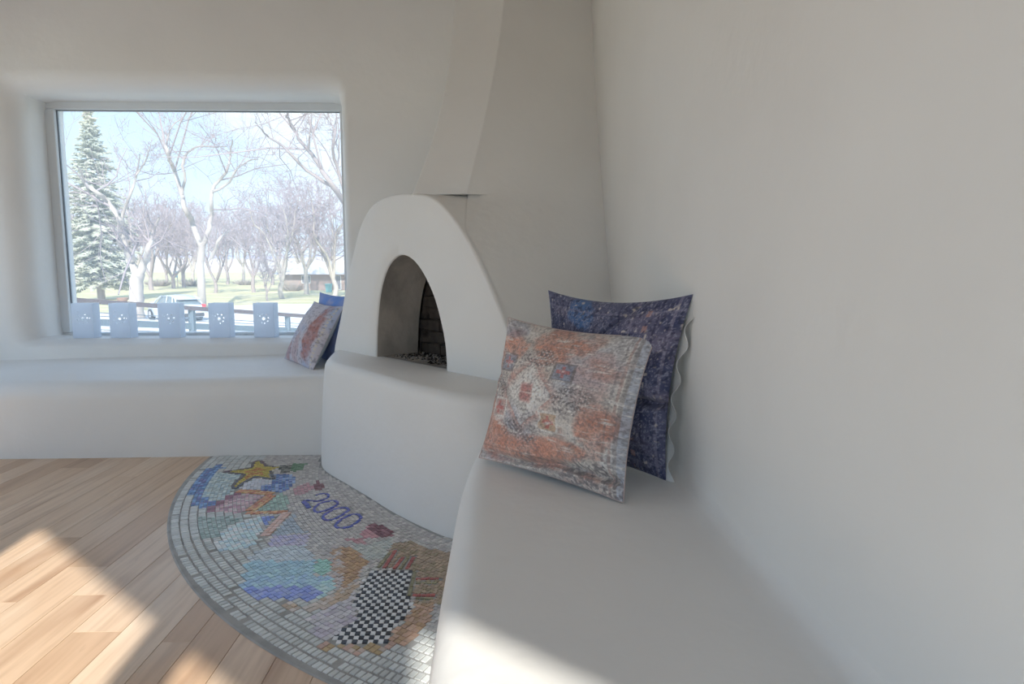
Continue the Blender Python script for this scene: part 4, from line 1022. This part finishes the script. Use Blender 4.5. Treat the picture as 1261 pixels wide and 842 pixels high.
# --- ramp with its railing
ramp_ = tag(empty('ramp_railing', (-5.4, 12.3, gz(12))), 'grey painted handrail running down beside an outside ramp', 'railing')
RAIL = mat('grey_blue_paint', (0.13, 0.18, 0.23), 0.7, 0.2); TOPR = mat('weathered_brown_paint', (0.12, 0.09, 0.10), 0.7, 0.2)
rA, rB = ony(84, 369, 10.0), ony(440, 393.5, 15.9)
def along(f, dz): return rA + (rB - rA) * f + np.array([0, 0, dz])
dv = rB - rA; rd = dv / np.linalg.norm(dv); rn = np.array([-rd[1], rd[0], 0]); rn /= np.linalg.norm(rn)
def board(nm, f0, f1, dz, h, th, mt):
    a, b = along(f0, dz), along(f1, dz); q = MB()
    vs = [p + rn * s * th / 2 + np.array([0, 0, t * h / 2]) for p in (a, b) for s in (-1, 1) for t in (-1, 1)]
    q.add(vs, [(0, 1, 3, 2), (4, 6, 7, 5), (0, 4, 5, 1), (2, 3, 7, 6), (0, 2, 6, 4), (1, 5, 7, 3)]); keep(q.build(nm, mt), ramp_)
board('top_rail', 0, 1, 0, .075, .12, TOPR)
board('middle_rail', 0, 1, -.325, .11, .05, RAIL)
board('bottom_rail', 0, 1, -.60, .09, .05, RAIL)
for dz in (-.17, -.225, -.44):
    q = MB(); q.tube([along(0, dz), along(.5, dz - .004), along(1, dz)], [.007] * 3, 6); keep(q.build('cable', RAIL, smooth=True), ramp_)
for f in (0.0, 0.315, 0.66, 1.0):
    p = along(f, -.03); q = MB(); q.box((p[0] - .045, p[1] - .045, gz(p[1]) - .02), (p[0] + .045, p[1] + .045, p[2])); keep(q.build('post', RAIL), ramp_)

# --- parked hatchback
def car(loc, heading, label):
    root = tag(empty('hatchback_car', loc), label, 'car')
    root.rotation_euler.z = heading                                       # +x is the nose
    paint = mat('silver_blue_paint', (0.62, 0.70, 0.78), 0.25, 0.6, metal=0.2); dark = mat('tinted_glass', (0.16, 0.21, 0.23), 0.08, 0.6)
    tyre = mat('tyre', (0.04, 0.04, 0.045), 0.8, 0.2); rim_ = mat('alloy', (0.6, 0.62, 0.65), 0.3, 0.5, metal=.7); red = mat('red_lens', (0.70, 0.06, 0.07), 0.2, 0.5); blk = mat('black_trim', (0.05, 0.05, 0.055), 0.6, 0.3)
    st_ = [(-2.12, .30, .62, .62), (-2.08, .25, .92, .78), (-1.9, .22, .98, .84), (-1.2, .2, .97, .87), (0, .2, .93, .88), (1.0, .2, .88, .87), (1.6, .22, .78, .84), (1.95, .25, .68, .76), (2.1, .32, .56, .6)]
    P = []
    for x, z0, z1, w_ in st_:
        P.append([(x, -w_ * .93, z0), (x, -w_, (z0 + z1) * .5), (x, -w_ * .97, z1 - .06), (x, -w_ * .88, z1), (x, 0, z1 + .03), (x, w_ * .88, z1), (x, w_ * .97, z1 - .06), (x, w_, (z0 + z1) * .5), (x, w_ * .93, z0), (x, 0, z0)])
    q = MB(); q.grid(P, close_v=True); n = len(P[0]); q.f += [tuple(range(n)), tuple(range((len(P) - 1) * n, len(P) * n))]; q.c += [None, None]
    body = q.build('body', paint, root, smooth=40)
    gs = [(-1.98, .96, .97, .72), (-1.72, .95, 1.26, .70), (-1.35, .95, 1.41, .69), (-.5, .93, 1.47, .70), (.25, .92, 1.41, .70), (.75, .90, 1.2, .72), (1.18, .86, .90, .74)]
    P = [[(x, -w_, z0), (x, -w_ * .92 + .05, (z0 + z1) / 2), (x, -w_ * .80 + .02, z1 - .015), (x, 0, z1), (x, w_ * .80 - .02, z1 - .015), (x, w_ * .92 - .05, (z0 + z1) / 2), (x, w_, z0)] for x, z0, z1, w_ in gs]
    q = MB(); q.grid(P); q.build('window_glass', dark, root, smooth=50)
    rf = [g for g in gs[1:6]]; P = []
    for x, z0, z1, w_ in rf: P.append([(x, -w_ * .84 + .0, z1 - .05), (x, -w_ * .72, z1 + .006), (x, 0, z1 + .022), (x, w_ * .72, z1 + .006), (x, w_ * .84, z1 - .05)])
    q = MB(); q.grid(P[:4]); q.build('roof', paint, root, smooth=50)
    for sgn in (-1, 1):
        for pts in (((-1.98, .97), (-1.72, 1.26), (-1.35, 1.41)), ((-.55, .94), (-.50, 1.46)), ((.25, 1.41), (.75, 1.2), (1.2, .90)), ((-1.42, .96), (-1.25, 1.40))):
            q = MB(); q.tube([(x, sgn * (.705 if z < 1.1 else .705 - (z - 1.1) * .36), z) for x, z in pts], [.045 if len(pts) > 2 else .035] * len(pts), 5); q.build('pillar', paint, root, smooth=True)
        q = MB(); q.box((-2.13, sgn * .74 - .13, .80), (-1.93, sgn * .74 + .09, .97)); bevel(q.build('tail_light', red, root), .03, 2)
        for x in (-1.32, 1.3):
            q = MB(); q.tube([(x, sgn * .68, .31), (x, sgn * .9, .31)], [.31, .31], 20, cap=True); wh = q.build('wheel', tyre, root)
            q = MB(); q.tube([(x, sgn * .89, .31), (x, sgn * .908, .31)], [.2, .19], 16, cap=True); q.build('hub', rim_, wh)
        q = MB(); q.box((.72, sgn * .93 - .08, .93), (.86, sgn * .93 + .08, 1.05)); bevel(q.build('wing_mirror', paint, root), .03, 2)
    q = MB(); q.box((-2.15, -.75, .28), (-2.0, .75, .48)); bevel(q.build('rear_bumper', blk, root), .04, 2)
    q = MB(); q.box((-2.135, -.25, .64), (-2.1, .25, .76)); q.build('number_plate', mat('plate', (.75, .76, .78), .5), root)
    q = MB(); q.box((-1.97, -.6, 1.245), (-1.55, .6, 1.29)); bevel(q.build('spoiler', paint, root), .02, 2)
    return root
cpos = ony(216, 393, 38.5)
car((cpos[0], cpos[1], gz(cpos[1]) + .06), math.radians(180 - 42), 'silver blue hatchback parked on the street outside')

# --- small things in the park
def house(px0, px1, d, z_e, z_r):
    a, b = ony(px0, 350, d)[0], ony(px1, 350, d)[0]; g0 = gz(d)
    r = tag(empty('brown_house', ((a + b) / 2, d + 4, g0)), 'low brown house with a wide pale roof behind the trees', 'house'); hw = (b - a) / 2
    q = MB(); q.box((-hw, -4, 0), (hw, 4, z_e - g0)); q.build('wall', mat('brown_siding', (0.40, 0.31, 0.28), .9, .1), r)
    q = MB(); e = z_e - g0; t = z_r - g0; o_ = 1.3
    q.add([(-hw - o_, -5.2, e - .15), (hw + o_, -5.2, e - .15), (hw + o_, 5.2, e - .15), (-hw - o_, 5.2, e - .15), (-hw + 2, 0, t), (hw + o_, 0, t)], [(0, 1, 5, 4), (2, 3, 4, 5), (3, 0, 4), (1, 2, 5), (0, 3, 2, 1)])
    q.build('roof', mat('pale_shingle', (0.62, 0.59, 0.57), .9, .1), r)
    for k, (x, w_, h_) in enumerate(((-hw * .55, 1.3, 1.1), (0.1 * hw, .95, 2.0), (hw * .55, 1.6, 1.1))):
        z = .05 if k == 1 else .95
        q = MB(); q.box((x - w_ / 2, -4.06, z), (x + w_ / 2, -3.98, z + h_)); f_ = q.build('door' if k == 1 else 'window', FRAME, r)
        q = MB(); q.box((x - w_ / 2 + .1, -4.08, z + .1), (x + w_ / 2 - .1, -4.05, z + h_ - .1)); q.build('pane', mat('dark_pane', (.22, .22, .26), .2, .5), f_)
    return r
house(350, 470, 92, 0.35, 2.1)
def bush(px, d, w_, h_, label, seed, col=(0.34, 0.30, 0.27)):
    p = ony(px, 350, d); r = tag(empty('shrub', (p[0], p[1], gz(p[1]))), label, 'shrub'); s_ = np.random.RandomState(seed); q = MB()
    for k in range(170):
        a = s_.uniform(0, 6.28); u = s_.uniform(0, 1) ** .5; tip = (math.cos(a) * w_ * u, math.sin(a) * w_ * .6 * u, h_ * s_.uniform(.5, 1) * (1.05 - .5 * u * u))
        q.tube([(tip[0] * .35, tip[1] * .35, -.02), (tip[0] * .75, tip[1] * .75, tip[2] * .55), tip], [.035, .03, .015], 3)
    q.build('branches', mat('shrub_twigs', col, .95, .05), r, recalc=False)
bush(196, 112, 2.6, 1.5, 'low brown shrub left of the small blue sign', 1); bush(238, 112, 2.4, 1.4, 'low brown shrub right of the small blue sign', 2)
bush(302, 120, 2.4, 1.3, 'low brown shrub behind the spreading tree', 3); bush(360, 88, 2.0, 1.8, 'bare shrub against the brown house wall', 4)
p = ony(216.5, 347, 104); sg = tag(empty('park_sign', (p[0], p[1], gz(p[1]))), 'small blue panel sign on posts in the park', 'sign')
q = MB(); q.box((-.32, -.03, 1.6), (.32, .03, 2.6)); q.build('panel', mat('blue_panel', (.16, .34, .46), .6), sg)
for s_ in (-.25, .25):
    q = MB(); q.box((s_ - .04, .03, -.05), (s_ + .04, .1, 2.5)); q.build('post', GREYB, sg)
p = ony(405, 358, 84); bn = tag(empty('recycling_bin', (p[0], p[1], gz(p[1]))), 'teal wheeled bin beside the brown house', 'bin'); tl_ = mat('teal_plastic', (.14, .38, .40), .6)
q = MB(); q.grid([[(-.28, -.3, 0), (.28, -.3, 0), (.28, .3, 0), (-.28, .3, 0)], [(-.36, -.4, 1.0), (.36, -.4, 1.0), (.36, .4, 1.0), (-.36, .4, 1.0)]], close_v=True); q.f.append((3, 2, 1, 0)); q.c.append(None); q.build('body', tl_, bn)
q = MB(); q.box((-.4, -.46, 1.0), (.4, .44, 1.08)); bevel(q.build('lid', tl_, bn), .03, 2)
for s_ in (-.26, .26):
    q = MB(); q.tube([(s_ - .05, .4, .12), (s_ + .05, .4, .12)], [.12, .12], 12, cap=True); q.build('wheel', SEAL, bn)
p = ony(151, 369, 50); bw = tag(empty('bowl_planter', (p[0], p[1], gz(p[1]))), 'brown bowl planter on a stand on the lawn by the cottonwood', 'planter'); bm_ = mat('rusty_brown', (.36, .22, .18), .8, .2)
th_ = np.linspace(0, 2 * math.pi, 21)[:-1]
q = MB(); q.grid([[(r_ * math.cos(t), r_ * math.sin(t), z) for t in th_] for r_, z in ((.12, .45), (.26, .52), (.36, .68), (.42, .85), (.39, .85), (.33, .70), (.0, .60))], close_v=True); q.build('bowl', bm_, bw, smooth=50)
q = MB(); q.grid([[(r_ * math.cos(t), r_ * math.sin(t), z) for t in th_] for r_, z in ((.24, -.02), (.24, .05), (.08, .12), (.08, .4), (.14, .47))], close_v=True); q.build('stand', bm_, bw, smooth=50)
p = ony(107, 357, 88); bt = tag(empty('park_bench', (p[0], p[1], gz(p[1]))), 'small white park bench under the spruce', 'bench'); wm = mat('white_paint', (.82, .82, .80), .6)
for nm, a, b in (('seat', (-.8, -.25, .40), (.8, .25, .46)), ('backrest', (-.8, .22, .55), (.8, .28, .95)), ('leg', (-.75, -.22, -.03), (-.62, .26, .40)), ('leg', (.62, -.22, -.03), (.75, .26, .40)), ('back_post', (-.75, .24, .40), (-.65, .30, .95)), ('back_post', (.65, .24, .40), (.75, .30, .95))):
    q = MB(); q.box(a, b); q.build(nm, wm, bt)
